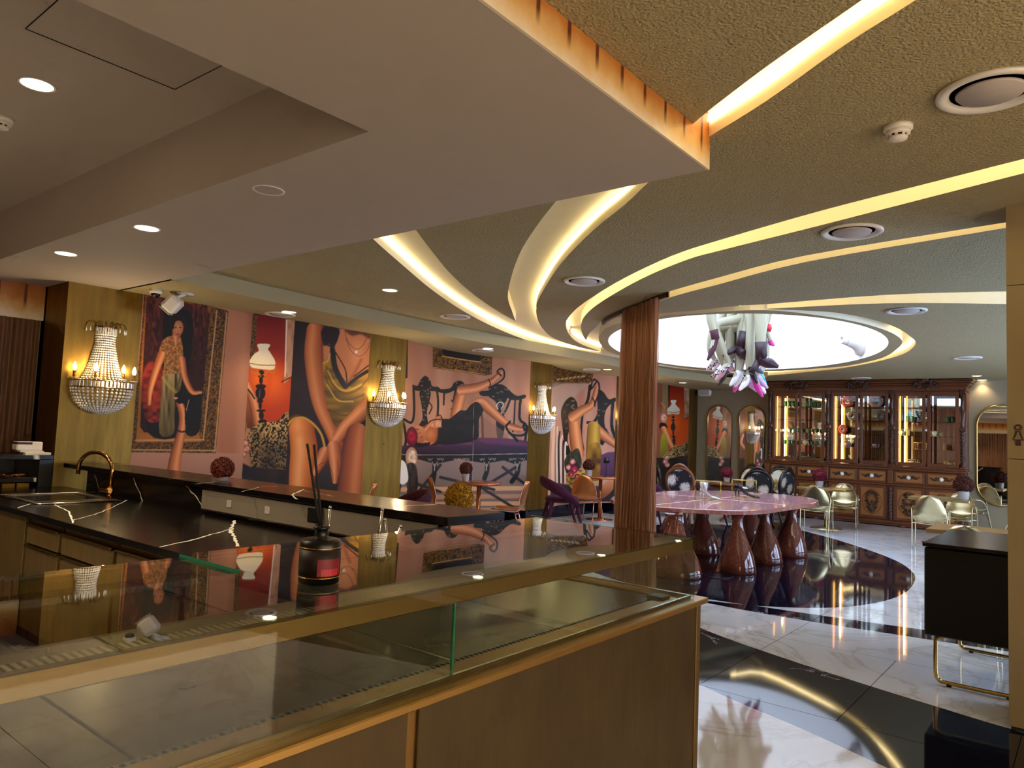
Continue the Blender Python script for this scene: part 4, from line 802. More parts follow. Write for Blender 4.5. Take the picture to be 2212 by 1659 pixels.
for y, lab in ((3.20,'crystal basket sconce on the pilaster left of the portrait mural'),(7.06,'crystal basket sconce on the pilaster right of the yellow dress mural'),(10.81,'crystal basket sconce between the settee mural and the raised legs mural'),(13.9,'crystal basket sconce hidden behind the hair curtain, seen in the arched mirror')):
    place(sc0, used, loc=(XW+.006, y, 1.62), rz=0, label=lab, group='crystal wall sconces')

# ================================================================ arched mirrors on the rear wall
def capsule(w, z0, z1, n=20, bottom=False):
    r = w/2; P = [(r*math.cos(PI*k/n), z1-r+r*math.sin(PI*k/n)) for k in range(n+1)]
    return P+([(r*math.cos(PI+PI*k/n), z0+r+r*math.sin(PI+PI*k/n)) for k in range(n+1)] if bottom else [(-r, z0),(r, z0)])
def mirror(xc, w, z0, z1, label, bottom):
    t = thing('arched_mirror', label, 'mirror', (xc, YB-.03, 0)); P = capsule(w, z0, z1, 20, bottom)
    MB().add([(x,.0,z) for x,z in P], [tuple(range(len(P)))[::-1]]).build('pane', 'mirror', t, fix=False)
    MB().tube([(x,-.005,z) for x,z in P], .017, 6, True).build('frame', 'brass', t)
    MB().add([(x,.012,z) for x,z in P], [tuple(range(len(P)))]).build('backing', 'dark_gap', t, fix=False)
xa = lambda px, py: fy(px, py, YB-.03).x
mirror((xa(1528,950)+xa(1579,950))/2, .62, .55, 2.53, 'left one of the two slim arched mirrors beside the cabinet', False)
mirror((xa(1597,950)+xa(1650,950))/2, .62, .55, 2.53, 'slim arched mirror next to the cabinet, reflecting a sconce', False)
mirror(xa(2110,960)+.42, .84, .57, 2.58, 'wide pill shaped mirror right of the cabinet', True)

# ================================================================ hair curtain
def sheer(name, col, k):
    t = NT(name); n = t.noise(t.obj((60,60,.4)), 3, 3); c = t.mix(n, '#9a603e', col); t.set(c, .4, 0, Specular_IOR_Level=.5); tl = t.n('BsdfTranslucent'); t.l(c, tl.inputs[0]); m0 = t.n('MixShader', i_0=.4); t.l(t.p.outputs[0], m0.inputs[1]); t.l(tl.outputs[0], m0.inputs[2]); tr = t.n('BsdfTransparent'); ms = t.n('MixShader', i_0=k); t.l(m0.outputs[0], ms.inputs[1]); t.l(tr.outputs[0], ms.inputs[2]); t.l(ms.outputs[0], t.out.inputs[0]); M[name] = t.m
sheer('hair_sheer', '#e0b08c', .2)
path = [fz(x, y, Z_MAIN) for x, y in [(1352,664),(1368,658),(1386,651),(1406,643),(1424,636)]]; path = smooth_line(path, 8)
c0 = sum(path, Vector())/len(path); t = thing('hair_curtain', 'brown hair-like strand curtain hanging from ceiling to floor', 'curtain', (c0.x, c0.y, 0)); org = Vector((c0.x, c0.y, 0))
b = MB(); rr = random.Random(3)
nrm = Vector((CFW.x, CFW.y, 0)).normalized()
for k in range(760):
    u = rr.random(); p = path[min(int(u*(len(path)-1)), len(path)-2)]-org; q = path[min(int(u*(len(path)-1))+1, len(path)-1)]-org; p = p+(q-p)*(u*(len(path)-1) % 1); p = p+nrm*rr.uniform(-.04,.26); tang = Vector((q.x-p.x, q.y-p.y, 0))
    tang = CR.copy(); tang.z = 0; tang.normalize(); ang = rr.uniform(-.9,.9); tang.rotate(Matrix.Rotation(ang, 3, 'Z')); w = rr.uniform(.002,.012); ph = rr.random()*6.3; zb = rr.uniform(.02,.14); rows = []
    sway = rr.uniform(-.03,.03); flare = (u-.5)*.05+rr.uniform(-.02,.02)
    for i in range(15):
        z = 3.06+(zb-3.06)*i/14; o = tang*(.010*math.sin(ph+i*.9)+sway*math.sin(i*.33+ph)*.6+(flare*(i/14)**3*1.5)); ww = w*(1+.35*math.sin(ph*2+i*.7)); e = p+o; rows.append([(e.x-tang.x*ww, e.y-tang.y*ww, z), (e.x+tang.x*ww, e.y+tang.y*ww, z)])
    b.grid(rows)
tag(b.build('strands', 'hair_sheer', t, fix=False), kind='stuff')
tp = smooth_line([fz(x, y, Z_MAIN)-org for x, y in [(1300,693),(1308,685),(1343,668),(1386,651),(1431,634),(1440,631)]], 6); pm('track_brown', '#3a2010', .4); b = MB()
for p, q in zip(tp, tp[1:]):
    n2 = Vector((-(q-p).y, (q-p).x, 0)).normalized()*.035; b.add([(p.x,p.y,3.04),(q.x,q.y,3.04),(q.x,q.y,3.12),(p.x,p.y,3.12),(p.x+n2.x,p.y+n2.y,3.04),(q.x+n2.x,q.y+n2.y,3.04),(q.x+n2.x,q.y+n2.y,3.12),(p.x+n2.x,p.y+n2.y,3.12)], [(0,1,2,3),(4,7,6,5),(0,4,5,1),(3,2,6,7)])
b.build('track', 'track_brown', t)

# ================================================================ restroom pictogram on the pier
q = fy(2200, 939, 5.24); t = thing('restroom_sign', 'dark outlined woman pictogram on the beige pier', 'sign', (q.x, 5.236, q.z)); k = .0245/8
def outl(pts, name, closed=True): MB().tube([(x*k,0,-y*k) for x, y in pts], .0042, 6, closed).build(name, 'burgundy', t)
outl([(5.2*math.cos(2*PI*i/20), -14+4.6*math.sin(2*PI*i/20)) for i in range(20)], 'head'); outl([(-3,-6),(3,-6),(4,0),(8,10),(-8,10),(-4,0)], 'dress'); outl([(-3,10),(-3,21),(-.7,21),(-.7,10)], 'leg'); outl([(.7,10),(.7,21),(3,21),(3,10)], 'leg')
# ================================================================ glass display case in the foreground
pm('case_deck', '#6e604c', .2, .9, var=.12, scale=2); pm('rail_bronze', '#94713f', .38, .7, var=.1); pm('trunking', '#80766a', .6, var=.05); pm('ledge_brass', '#c39a5a', .34, .9, var=.1); pm('reed_black', '#0d0b0a', .7)
Y0, Y1 = -1.9, 3.19
t = thing('display_case', 'long glass topped display counter with brushed bronze front in the foreground', 'display case', (-1.85, .65, 0)); L = Vector((1.85, -.65, 0)); TL = Matrix.Translation(L)
def cb(lo, hi, name, mat, b=0): return MB().box(lo, hi, TL, b).build(name, mat, t)
cb((-2.30,Y0,.08), (-1.44,Y1-.01,.80), 'carcass', 'dark_gap'); cb((-2.28,Y0,0), (-1.5,Y1-.05,.08), 'plinth', 'black_plastic')
for a, c in ((Y0,-.20),(-.16,1.39),(1.43,3.16)): cb((-1.44,a,.06), (-1.42,c,.845), 'front_panel', 'case_panel', .003)
cb((-1.44,1.39,.06), (-1.432,1.43,.845), 'joint_strip', 'rail_bronze'); cb((-1.44,3.16,.06), (-1.415,3.20,.845), 'corner_post', 'bar_brass', .003); cb((-2.30,3.185,.06), (-1.44,3.20,.845), 'end_panel', 'case_panel', .003)
cb((-1.56,Y0,.848), (-1.40,3.25,.872), 'ledge', 'ledge_brass', .004); cb((-2.36,3.12,.848), (-1.56,3.25,.872), 'ledge', 'ledge_brass', .004)
for a, c in ((Y0,.757),(.765,1.728),(1.734,3.10)): cb((-2.20,a,.80), (-1.585,c,.866), 'deck_plate', 'case_deck', .002)
cb((-1.585,Y0,.80), (-1.56,3.10,.868), 'vent_strip', 'steel')
b = MB(); y = Y0+.05
while y < 3.08: b.box((-1.581,y,.8675), (-1.566,y+.010,.8690), TL); y += .022
tag(b.build('vent_holes', 'dark_gap', t, fix=False), kind='stuff')
cb((-1.462,Y0,.872), (-1.452,3.17,.885), 'glass_channel', 'chrome'); cb((-2.3,3.165,.872), (-1.462,3.175,.885), 'glass_channel', 'chrome')
cb((-1.449,Y0,.873), (-1.441,3.185,1.138), 'front_glass', 'case_glass'); cb((-2.40,3.176,.873), (-1.441,3.184,1.152), 'end_glass', 'case_glass')
cb((-1.96,Y0,1.138), (-1.441,3.174,1.146), 'top_glass', 'case_glass'); cb((-2.35,1.225,1.138), (-1.962,3.174,1.146), 'top_glass', 'case_glass'); cb((-2.35,Y0,1.128), (-1.962,1.222,1.136), 'top_glass', 'case_glass')
cb((-2.35,1.2215,1.136), (-1.97,1.2245,1.146), 'glass_edge', 'edge_glass')
cb((-1.475,Y0,1.088), (-1.450,3.176,1.137), 'front_rail', 'rail_bronze', .003); cb((-2.345,Y0,1.085), (-2.32,3.176,1.127), 'rear_rail', 'rail_bronze', .003)
cb((-2.34,Y0,.80), (-2.32,3.1,.90), 'rear_sill', 'rail_bronze'); cb((-1.475,1.60,.872), (-1.467,1.607,1.088), 'glass_divider', 'edge_glass'); cb((-2.2,1.60,.872), (-1.475,1.606,1.07), 'divider_pane', 'case_glass')
cb((-1.60,3.02,.868), (-1.52,3.10,.884), 'latch', 'black_plastic', .003)
cb((-1.68,Y0,1.10), (-1.477,2.25,1.109), 'air_duct', 'steel'); b = MB(); y = Y0+.02
while y < 2.22: b.box((-1.60,y,1.1095), (-1.515,y+.009,1.113), TL); y += .0175
tag(b.build('grille_slots', pm('slot_light', '#d8c8a4', .5), t, fix=False), kind='stuff'); cb((-1.61,Y0,1.1092), (-1.505,2.24,1.1096), 'grille_base', 'dark_gap')
MB().cyl(L+Vector((-1.93,1.05,.866)), L+Vector((-1.93,1.05,.8675)), .022, n=16).build('drain_cap', 'dark_gap', t)

# reed diffuser on the glass
q = fz(688, 1258, 1.146); t = thing('reed_diffuser', 'black reed diffuser bottle with gold bands on the display case', 'diffuser', (q.x, q.y, 1.146), .6)
MB().lathe([(.050,0),(.056,.004),(.057,.105),(.054,.118),(.046,.122)], 32).build('bottle', 'black_lacquer', t); MB().lathe([(.026,.120),(.019,.124),(.018,.146),(.023,.150),(.023,.156),(.016,.157)], 20).build('neck', 'black_lacquer', t)
for z in (.020,.100): MB().lathe([(.0572,z-.0016),(.0582,z),(.0572,z+.0016)], 32).build('gold_band', 'brass', t)
lab = MB().lathe([(.0574,.024),(.0574,.096)], 32).build('label', pm('label_dark', '#1c0b0c', .5), t)
for nm, a0, a1, z0, z1, m in (('armchair_print',-1.35,-.05,.026,.072,'#7a1424'),('seat_print',-1.15,-.25,.026,.045,'#c4273a')): MB().lathe([(.0577,z0),(.0577,z1)], 14, None, True, a0, a1).build(nm, pm(nm, m, .5), lab)
for a, o in ((-.03,.022),(.02,-.006)): MB().cyl((o*.3,a*.2,.13), (-.05+o*1.6,-.02+a*1.4,.385), .0036, n=6).build('reed', 'reed_black', t)

# ================================================================ bar: raised ledge, worktop, units
t = thing('bar_counter', 'black veined marble bar with raised ledge along the mural side', 'bar counter', (-5.2, 2.9, 0)); TL = Matrix.Translation((5.2,-2.9,0))
def bb(lo, hi, name, mat, b=0): return MB().box(lo, hi, TL, b).build(name, mat, t)
bb((-7.84,2.85,1.088), (-2.69,3.33,1.13), 'ledge_top', 'bar_marble', .003); bb((-7.40,2.90,0), (-2.74,3.22,1.086), 'ledge_wall', 'bar_marble'); bb((-7.885,1.93,.86), (-2.46,2.895,.90), 'worktop', 'bar_marble', .003)
def vein(pts, z=None, y=None, w=.006, seed=1):      # pale veins inlaid flush with the stone
    R = random.Random(seed); b = MB(); P = [fz(px, py, z) if z else fy(px, py, y) for px, py in pts]; Q = []
    for p, q in zip(P, P[1:]):
        n = max(3, int((q-p).length/.04))
        for i in range(n): Q.append(p+(q-p)*(i/n)+(Vector((R.uniform(-1,1),R.uniform(-1,1),0)) if z else Vector((R.uniform(-1,1),0,R.uniform(-1,1))))*.006)
    Q.append(P[-1]); d = (P[-1]-P[0]).normalized(); sd = d.cross(Vector((0,0,1)) if z else Vector((0,1,0))).normalized(); rows = [[tuple(TL@(q-sd*w*R.uniform(.25,1))), tuple(TL@(q+sd*w*R.uniform(.25,1)))] for q in Q]
    b.grid(rows).build('vein', 'paper', t, fix=False)
for i, (pts, w) in enumerate((([(38,1097),(66,1088)],.006),([(118,1090),(150,1105),(157,1130)],.008),([(157,1124),(215,1108),(275,1080)],.005),([(345,1182),(420,1165),(503,1141)],.008),([(508,1124),(498,1145),(515,1180)],.016),([(140,1070),(240,1058)],.003))): vein(pts, .9008, None, w, i)
for i, (pts, w) in enumerate((([(362,1036),(380,1032),(430,1036)],.004),([(420,1046),(470,1040)],.004),([(522,1062),(560,1052),(600,1050)],.004),([(640,1078),(632,1068),(655,1057)],.010),([(655,1060),(720,1072)],.003))): vein(pts, 1.1308, None, w, 20+i)
for i, (pts, w) in enumerate((([(288,1032),(300,1062),(308,1082)],.006),([(402,1048),(425,1075),(442,1100)],.008),([(205,1025),(215,1062)],.003))): vein(pts, None, 2.8985, w, 30+i)
tr = bb((-5.25,2.868,.935), (-2.80,2.897,1.078), 'trunking', 'trunking', .003)
for x in (-4.86,-4.38): s = bb((x-.03,2.864,.98), (x+.03,2.867,1.03), 'socket', 'grey_plastic', .001); s.parent = tr
bb((-5.25,2.865,.93), (-2.80,2.868,.936), 'trunking_edge', 'chrome'); 
pl = MB().box((-3.85,2.80,.985), (-3.77,2.862,1.085), Matrix.Identity(4), .008).build('plug_adapter', 'black_plastic'); tag(pl, 'black plug adapter in the trunking socket under the ledge', 'plug')
for k, (a, c) in enumerate(((-7.88,-6.0),(-5.96,-5.38),(-5.34,-4.56),(-4.52,-3.74),(-3.70,-2.60))):
    u = thing('base_cabinet', ('plain brown panel cabinet under the sink end of the bar','narrow brown drawer unit under the bar worktop','brown drawer unit at the middle of the bar','brown drawer unit right of the bar middle','brown drawer unit closest to the display case')[k], 'cabinet', ((a+c)/2, 2.2, 0)); T2 = Matrix.Translation((-(a+c)/2,-2.2,0))
    MB().box((a,1.99,.08), (c,2.85,.858), T2).build('body', 'bar_brass', u); MB().box((a,2.03,0), (c,2.8,.08), T2).build('plinth', 'black_plastic', u)
    if k == 0: MB().box((a,1.965,.09), (c,1.988,.85), T2, .003).build('panel', 'bar_brass', u)
    else:
        d = MB().box((a+.004,1.965,.675), (c-.004,1.988,.80), T2, .004).build('drawer', 'bar_brass', u); MB().box((a+.004,1.950,.800), (c-.004,1.988,.812), T2, .003).build('handle', 'antique_bronze', d)
        d = MB().box((a+.004,1.965,.09), (c-.004,1.988,.655), T2, .004).build('door', 'bar_brass', u); MB().box((a+.004,1.950,.655), (c-.004,1.988,.667), T2, .003).build('handle', 'antique_bronze', d)
# sink and faucet
t = thing('sink', 'stainless steel inset sink in the black worktop', 'sink', (-6.72,2.44,.90))
MB().add([(-.42,-.30,.004),(.42,-.30,.004),(.42,.30,.004),(-.42,.30,.004),(-.37,-.25,.006),(.20,-.25,.006),(.20,.25,.006),(-.37,.25,.006)], [(0,1,5,4),(1,2,6,5),(2,3,7,6),(3,0,4,7)]).build('rim', 'steel', t, fix=False)
MB().add([(-.37,-.25,.006),(.20,-.25,.006),(.20,.25,.006),(-.37,.25,.006),(-.35,-.23,-.03),(.18,-.23,-.03),(.18,.23,-.03),(-.35,.23,-.03)], [(0,1,5,4),(1,2,6,5),(2,3,7,6),(3,0,4,7),(4,5,6,7)]).build('basin', 'steel', t, fix=False)
MB().tube([(-.42,-.30,.006),(.42,-.30,.006),(.42,.30,.006),(-.42,.30,.006)], .006, 6, True).build('edge', 'chrome', t); MB().lathe([(0,-.028),(.03,-.028)], 16, Matrix.Translation((-.1,0,0))).build('drain', 'dark_gap', t, fix=False)
MB().box((.22,-.24,.005), (.40,.24,.009)).build('drainboard', 'steel', t)
t = thing('faucet', 'tall curved gold faucet beside the sink', 'faucet', (-6.55,2.76,.90)); pm('tap_gold', '#b98a52', .16, 1.0)
arc = [(0,0,0),(0,0,.24)]+[(-.19+.19*math.cos(a), -.06*(1-math.cos(a)), .24+.145*math.sin(a)) for a in [PI*k/14 for k in range(1, 14)]]+[(-.38,-.12,.24),(-.383,-.12,.185)]
MB().tube(arc, .017, 8, sx=1.0).build('spout', 'tap_gold', t); MB().cyl((0,0,0), (0,0,.10), .026).build('body', 'tap_gold', t); MB().cyl((.0,-.02,.075), (.05,-.03,.075), .022).build('valve', 'tap_gold', t); MB().box((-.12,-.05,.055), (.05,-.035,.085), None, .004).build('lever', 'tap_gold', t); MB().lathe([(.034,0),(.034,.008)], 16).build('base_ring', 'tap_gold', t)
# upright bar spoons behind the case
for k, (x, y, px_, h, lean) in enumerate(((-3.30,2.55,0,.24,.0),(-2.98,2.62,0,.26,.03),(-2.90,2.66,0,.20,-.07),(-2.86,2.60,0,.19,.08))):
    t = thing('bar_spoon', ('tall steel spoon handle beside the diffuser reeds','steel spoon handle standing at the ledge end','short tilted steel spoon handle leaning left at the ledge end','short tilted steel spoon handle leaning right at the ledge end')[k], 'spoon', (x, y, .90))
    MB().cyl((0,0,.0), (lean,0,h), .006, .008, 8).build('handle', 'chrome', t); MB().sphere((lean,0,h), .010, 8, 6).build('tip', 'chrome', t); MB().lathe([(.03,0),(.03,.012),(.008,.02)], 12).build('foot', 'steel', t)

# ================================================================ black back counter at far left
t = thing('back_counter', 'black stone back counter with open shelf at the left edge', 'counter', (-8.25,1.2,0)); TL = Matrix.Translation((8.25,-1.2,0))
for lo, hi, nm, m in (((-8.58,-2.2,1.16),(-7.9,2.78,1.20),'top','bar_marble'),((-8.58,2.66,.0),(-7.9,2.78,1.158),'end_panel','black_lacquer'),((-8.58,-2.2,0),(-8.54,2.66,1.158),'back_panel','bar_marble'),((-8.54,-2.2,.945),(-7.92,2.655,.985),'shelf','bar_marble'),((-8.54,-2.2,.0),(-7.94,2.655,.80),'carcass','black_lacquer')): MB().box(lo, hi, TL, .003).build(nm, m, t)
for k in range(8): d = MB().box((-7.94,2.60-.118*(k+1)+.012,.84), (-7.92,2.60-.118*k,.935), TL, .003).build('drawer', 'gilded_panel', t)
for k in range(9):
    o = MB().tube([(0,0,0),(.05,.004,.003),(.11,.002,.002)], [.007,.005,.008], 6).build('fork', 'copper'); o.location = (-8.1+.012*(k % 3), 2.30+.028*k, .995+.007*(k % 3)); o.rotation_euler = (0,0,.3+.12*k); tag(o, 'copper coloured fork in the loose pile on the black shelf', 'cutlery', 'cutlery pile on the back counter')
for k, (x, y, z, sx, sy, sz, m, nm, lab) in enumerate(((-8.02,2.66,1.20,.16,.22,.025,'paper','napkin_stack','flat stack of white paper napkins at the counter corner'),(-8.06,2.62,1.225,.15,.20,.015,'white_plastic','napkin_stack','upper thin stack of cream napkins below the packet'))):
    o = thing(nm, lab, 'napkins', (x, y, z)); MB().box((-sx/2,-sy/2,0), (sx/2,sy/2,sz), None, .003).build('stack', m, o); MB().box((-sx/2-.001,-sy/2-.001,sz*.4), (sx/2+.001,sy/2+.001,sz*.5)).build('fold_line', 'grey_plastic', o)
o = thing('napkin_packet', 'white tissue packet with a dark band on the back counter', 'packet', (-8.06,2.60,1.24)); MB().box((-.07,-.11,0), (.07,.11,.085), None, .01).build('packet', 'paper', o); MB().box((-.071,-.111,.058), (.071,.02,.08), None, .002).build('band', 'burgundy', o)
for k, (x, y, h, lab) in enumerate(((-8.35,2.40,.16,'clear tall tumbler at the back left of the packet'),(-8.42,2.60,.13,'clear short tumbler behind the packet'),(-8.38,2.70,.20,'clear stemmed glass behind the packet'))):
    o = thing('tumbler', lab, 'glass', (x, y, 1.20)); MB().lathe([(.03,0),(.036,h),(.033,h),(.027,.01)], 16).build('bowl', 'clear_glass', o); MB().lathe([(0,.001),(.03,.001),(.03,.008),(0,.008)], 16).build('base', 'clear_glass', o)
# ================================================================ potted ball plants
def fuzzy(name, cols):
    t = NT(name); n = t.noise(t.obj(), 60, 2); t.set(t.ramp(n, [(.3, cols[0]), (.55, cols[1]), (.75, cols[2])]), .75); M[name] = t.m
fuzzy('moss_red', ('#2c0d0a','#6e2718','#a04a30')); fuzzy('moss_crimson', ('#3a0614','#7c1028','#a82c48')); fuzzy('moss_yellow', ('#6a4c08','#b98a14','#d8b030')); fuzzy('moss_brown', ('#2c0e06','#5c2412','#8a4626'))
def ball_mesh(r, z, n=420, seed=1):
    b = MB(); b.sphere((0,0,z), r*.86, 16, 10); R = random.Random(seed)
    for k in range(n):        # tiny leaf tufts all over the ball
        u = R.uniform(-.75,1); a = R.random()*2*PI; s = math.sqrt(max(0,1-u*u)); d = Vector((s*math.cos(a), s*math.sin(a), u)); o = Vector((0,0,z))+d*r*.82; e = d.orthogonal().normalized(); e.rotate(Matrix.Rotation(R.random()*6.3, 3, d)); f = d.cross(e)
        w = r*.09; tip = o+d*r*R.uniform(.16,.26); b.add([o+e*w, o-e*w*.5+f*w*.8, o-e*w*.5-f*w*.8, tip+e*w*.7, tip-e*w*.4+f*w*.5, tip-e*w*.4-f*w*.5], [(0,1,4,3),(1,2,5,4),(2,0,3,5),(3,4,5)])
    return b
def plant(loc, mat, label, r=.105, pot=.12, seed=1, sq=1.0):
    t = thing('potted_ball_plant', label, 'plant', loc, seed*.7, 'moss ball plants'); pr = r*.58
    MB().lathe([(pr*.80,0),(pr*.84,.006),(pr,pot*.92),(pr*1.04,pot),(pr*.9,pot),(pr*.85,pot*.85),(0,pot*.84)], 24).build('pot', 'white_marble_pot', t)
    tag(ball_mesh(r, pot+r*.72, 420, seed).build('foliage', mat, t, fix=False), kind='stuff')
    return t
# ================================================================ tables
def round_table(loc, r, h, mat, label, base_r=.27, leg=.035):
    t = thing('pedestal_table', label, 'table', loc)
    MB().lathe([(0,h-.035),(r-.012,h-.035),(r,h-.028),(r,h-.006),(r-.006,h),(0,h)], 40).build('table_top', mat, t); MB().cyl((0,0,.012), (0,0,h-.035), leg, n=20).build('pedestal', mat, t); MB().lathe([(base_r,0),(base_r,.008),(.05,.02),(.04,.03)], 36).build('base', mat, t); MB().lathe([(.09,h-.045),(.09,h-.035)], 20).build('mounting_plate', mat, t)
    return t
def square_table(loc, sx, sy, h, top, mat, label, rz=0):
    t = thing('square_table', label, 'table', loc, rz)
    MB().box((-sx/2,-sy/2,h-.045), (sx/2,sy/2,h), None, .004).build('table_top', top, t); MB().cyl((0,0,.012), (0,0,h-.045), .038, n=20).build('pedestal', mat, t); MB().lathe([(.30,0),(.30,.008),(.05,.018),(.045,.03)], 36).build('base', mat, t)
    return t
pm('copper_top', '#b87048', .22, .7, var=.15); CT1 = fz(1030,1160,0); CL = fz(962,1160,0); CRR = fz(1096,1166,0)
round_table((CT1.x,CT1.y,0), .36, .84, 'copper_top', 'round copper pedestal table before the settee mural')
round_table((-7.60,12.35,0), .42, .84, 'copper_top', 'round copper pedestal table before the raised legs mural')
round_table((-4.45,4.85,0), .34, .78, 'copper_top', 'round copper table behind the end of the bar ledge')
# ================================================================ shell chairs
def make_shell(name, shell, leg, arms):
    t = thing(name, name, 'chair'); rows = []        # facing +y; seat 0.45
    prof = [(-.0,.235,.435,.19),(.0,.20,.447,.215),(.0,.06,.440,.235),(.0,-.08,.432,.240),(.0,-.17,.455,.25),(.0,-.215,.53,.258),(.0,-.245,.64,.242),(.0,-.27,.75,.196),(.0,-.287,.825,.152),(.0,-.295,.868,.10),(.0,-.297,.885,.04)]
    for (_, y, z, w) in smooth_line([(0,0,0)], 1) and []: pass
    P = [(Vector((w, y, z))) for _, y, z, w in prof]; Q = smooth_line(P, 4)
    for p in Q:
        row = []
        for k in range(13):
            u = k/6-1; cup = abs(u)**2.4; row.append((p.x*u, p.y+cup*(.05 if p.z > .5 else .0)*min(1, (p.z-.5)*8 if p.z > .5 else 0), p.z+(cup*.035 if p.z <= .5 else 0)))
        rows.append(row)
    b = MB().grid(rows); nb = len(b.v); b.grid([[ (x, y-.012 if z > .5 else y, z-(.012 if z <= .5 else 0)) for x, y, z in r] for r in rows])
    s = b.build('shell', shell, t, fix=False)
    rim = [r[0] for r in rows]+rows[-1][1:]+[r[-1] for r in rows[::-1]][1:]+rows[0][::-1][1:-1]; MB().tube(rim, .006, 5, True).build('rim', leg, s)
    r = .009
    for sx in (-1, 1):
        if arms:      # tubular frame: front leg sweeps up into the arm and down into the back leg
            MB().tube(smooth_line([(sx*.27,.24,0),(sx*.265,.21,.35),(sx*.27,.20,.60),(sx*.275,.14,.665),(sx*.28,.0,.67),(sx*.28,-.10,.645),(sx*.275,-.17,.55),(sx*.265,-.22,.40),(sx*.26,-.30,0)], 5), r, 7).build('arm_frame', leg, t)
            MB().tube([(sx*.265,.20,.40),(sx*.10,.18,.41)], r*.9, 6).build('bracket', leg, t); MB().tube([(sx*.263,-.20,.41),(sx*.10,-.14,.41)], r*.9, 6).build('bracket', leg, t)
        else:
            MB().tube([(sx*.17,.16,.425),(sx*.22,.215,0)], r, 7).build('leg', leg, t); MB().tube([(sx*.17,-.12,.425),(sx*.21,-.235,0)], r, 7).build('leg', leg, t)
    MB().tube([(-.265 if arms else -.17,.17,.41),(0,.165,.395),(.265 if arms else .17,.17,.41)], r, 6).build('crossbar', leg, t); MB().tube([(-.263 if arms else -.17,-.13,.41),(0,-.135,.395),(.263 if arms else .17,-.13,.41)], r, 6).build('crossbar', leg, t)
    return t
pm('gold_shell', '#d9c99c', .27, .95, var=.2, scale=9); pm('copper_shell', '#c47a42', .3, .7, var=.18, scale=6); pm('copper_rim', '#d0a088', .25, .9)
ch = make_shell('copper_shell_chair', 'copper_shell', 'copper_rim', False); used = []
CG = 'copper shell chairs by the mural wall'
for x, y, rz, lab in ((CL.x,CL.y,-.7,'copper shell chair on the left of the settee mural table'),(CRR.x,CRR.y,2.1,'copper shell chair on the right of the settee mural table'),(-7.50,11.78,.1,'copper shell chair next to the purple armchair'),(-7.35,13.25,PI,'copper shell chair half hidden behind the hair curtain'),(-7.45,6.10,2.4,'copper shell chair whose back peeks over the bar ledge')):
    place(ch, used, loc=(x, y, 0), rz=rz, label=lab, group=CG)
GC5 = fz(2098,1148,0); gch = make_shell('gold_shell_chair', 'gold_shell', 'gold_leg', True); used = []
GG = 'gold shell armchairs near the cabinet'
for x, y, rz, lab in ((-4.13,14.45,.12,'gold armchair seen from behind, by the table next to the pink one'),(-4.02,15.85,PI+.15,'gold armchair facing us across the crimson plant table'),(-2.17,13.98,.05,'pale gold armchair seen from behind at the plant table near the mirror'),(-1.95,15.35,PI-.1,'gold armchair facing us beyond the mirror side table'),(GC5.x,GC5.y,2.1,'gold armchair in side view before the pill shaped mirror'),(-1.02,8.75,.0,'gold armchair back just above the black sideboard'),(-.72,10.15,PI-.3,'orange gold armchair at the right edge beyond the plank table')):
    place(gch, used, loc=(x, y, 0), rz=rz, label=lab, group=GG).scale = (.95,.95,.98)
square_table((-4.17,15.22,0), .90, .80, .80, 'champagne', 'gold_leg', 'gold square table holding the crimson plant'); square_table((-2.12,14.72,0), .92, .80, .80, 'champagne', 'gold_leg', 'gold square table beside the pill shaped mirror'); square_table((-.75,9.45,0), 1.4, .85, .76, 'old_plank', 'gold_leg', 'plank topped table behind the black sideboard')
# plants on tables
plant((CT1.x-.16,CT1.y-.14,.84), 'moss_brown', 'brown red ball plant on the settee mural table', .10, .12, 2); plant((-7.80,12.22,.84), 'moss_brown', 'brown ball plant on the table by the raised legs mural', .12, .12, 3)
q = fz(540, 1036, 1.13); plant((q.x,3.1,1.13), 'moss_red', 'dark red ball plant on the bar ledge', .088, .03, 4); plant((-4.45,4.85,.78), 'moss_yellow', 'mustard yellow ball plant behind the end of the bar', .13, .13, 5)
plant((-4.33,15.30,.80), 'moss_crimson', 'crimson ball plant in a white pot on a gold table', .135, .12, 6); plant((-1.78,14.62,.80), 'moss_brown', 'big brown ball plant beside the pill shaped mirror', .155, .14, 7)
t = thing('table_lamp', 'small black table lamp beside the brown plant', 'lamp', (-7.48,12.35,.84)); MB().lathe([(.055,0),(.055,.015),(.01,.02)], 20).build('base', 'black_plastic', t); MB().cyl((0,0,.015), (0,0,.30), .006).build('stem', 'black_plastic', t); MB().lathe([(.065,.27),(.042,.38),(.0,.38)], 20).build('shade', 'black_plastic', t)

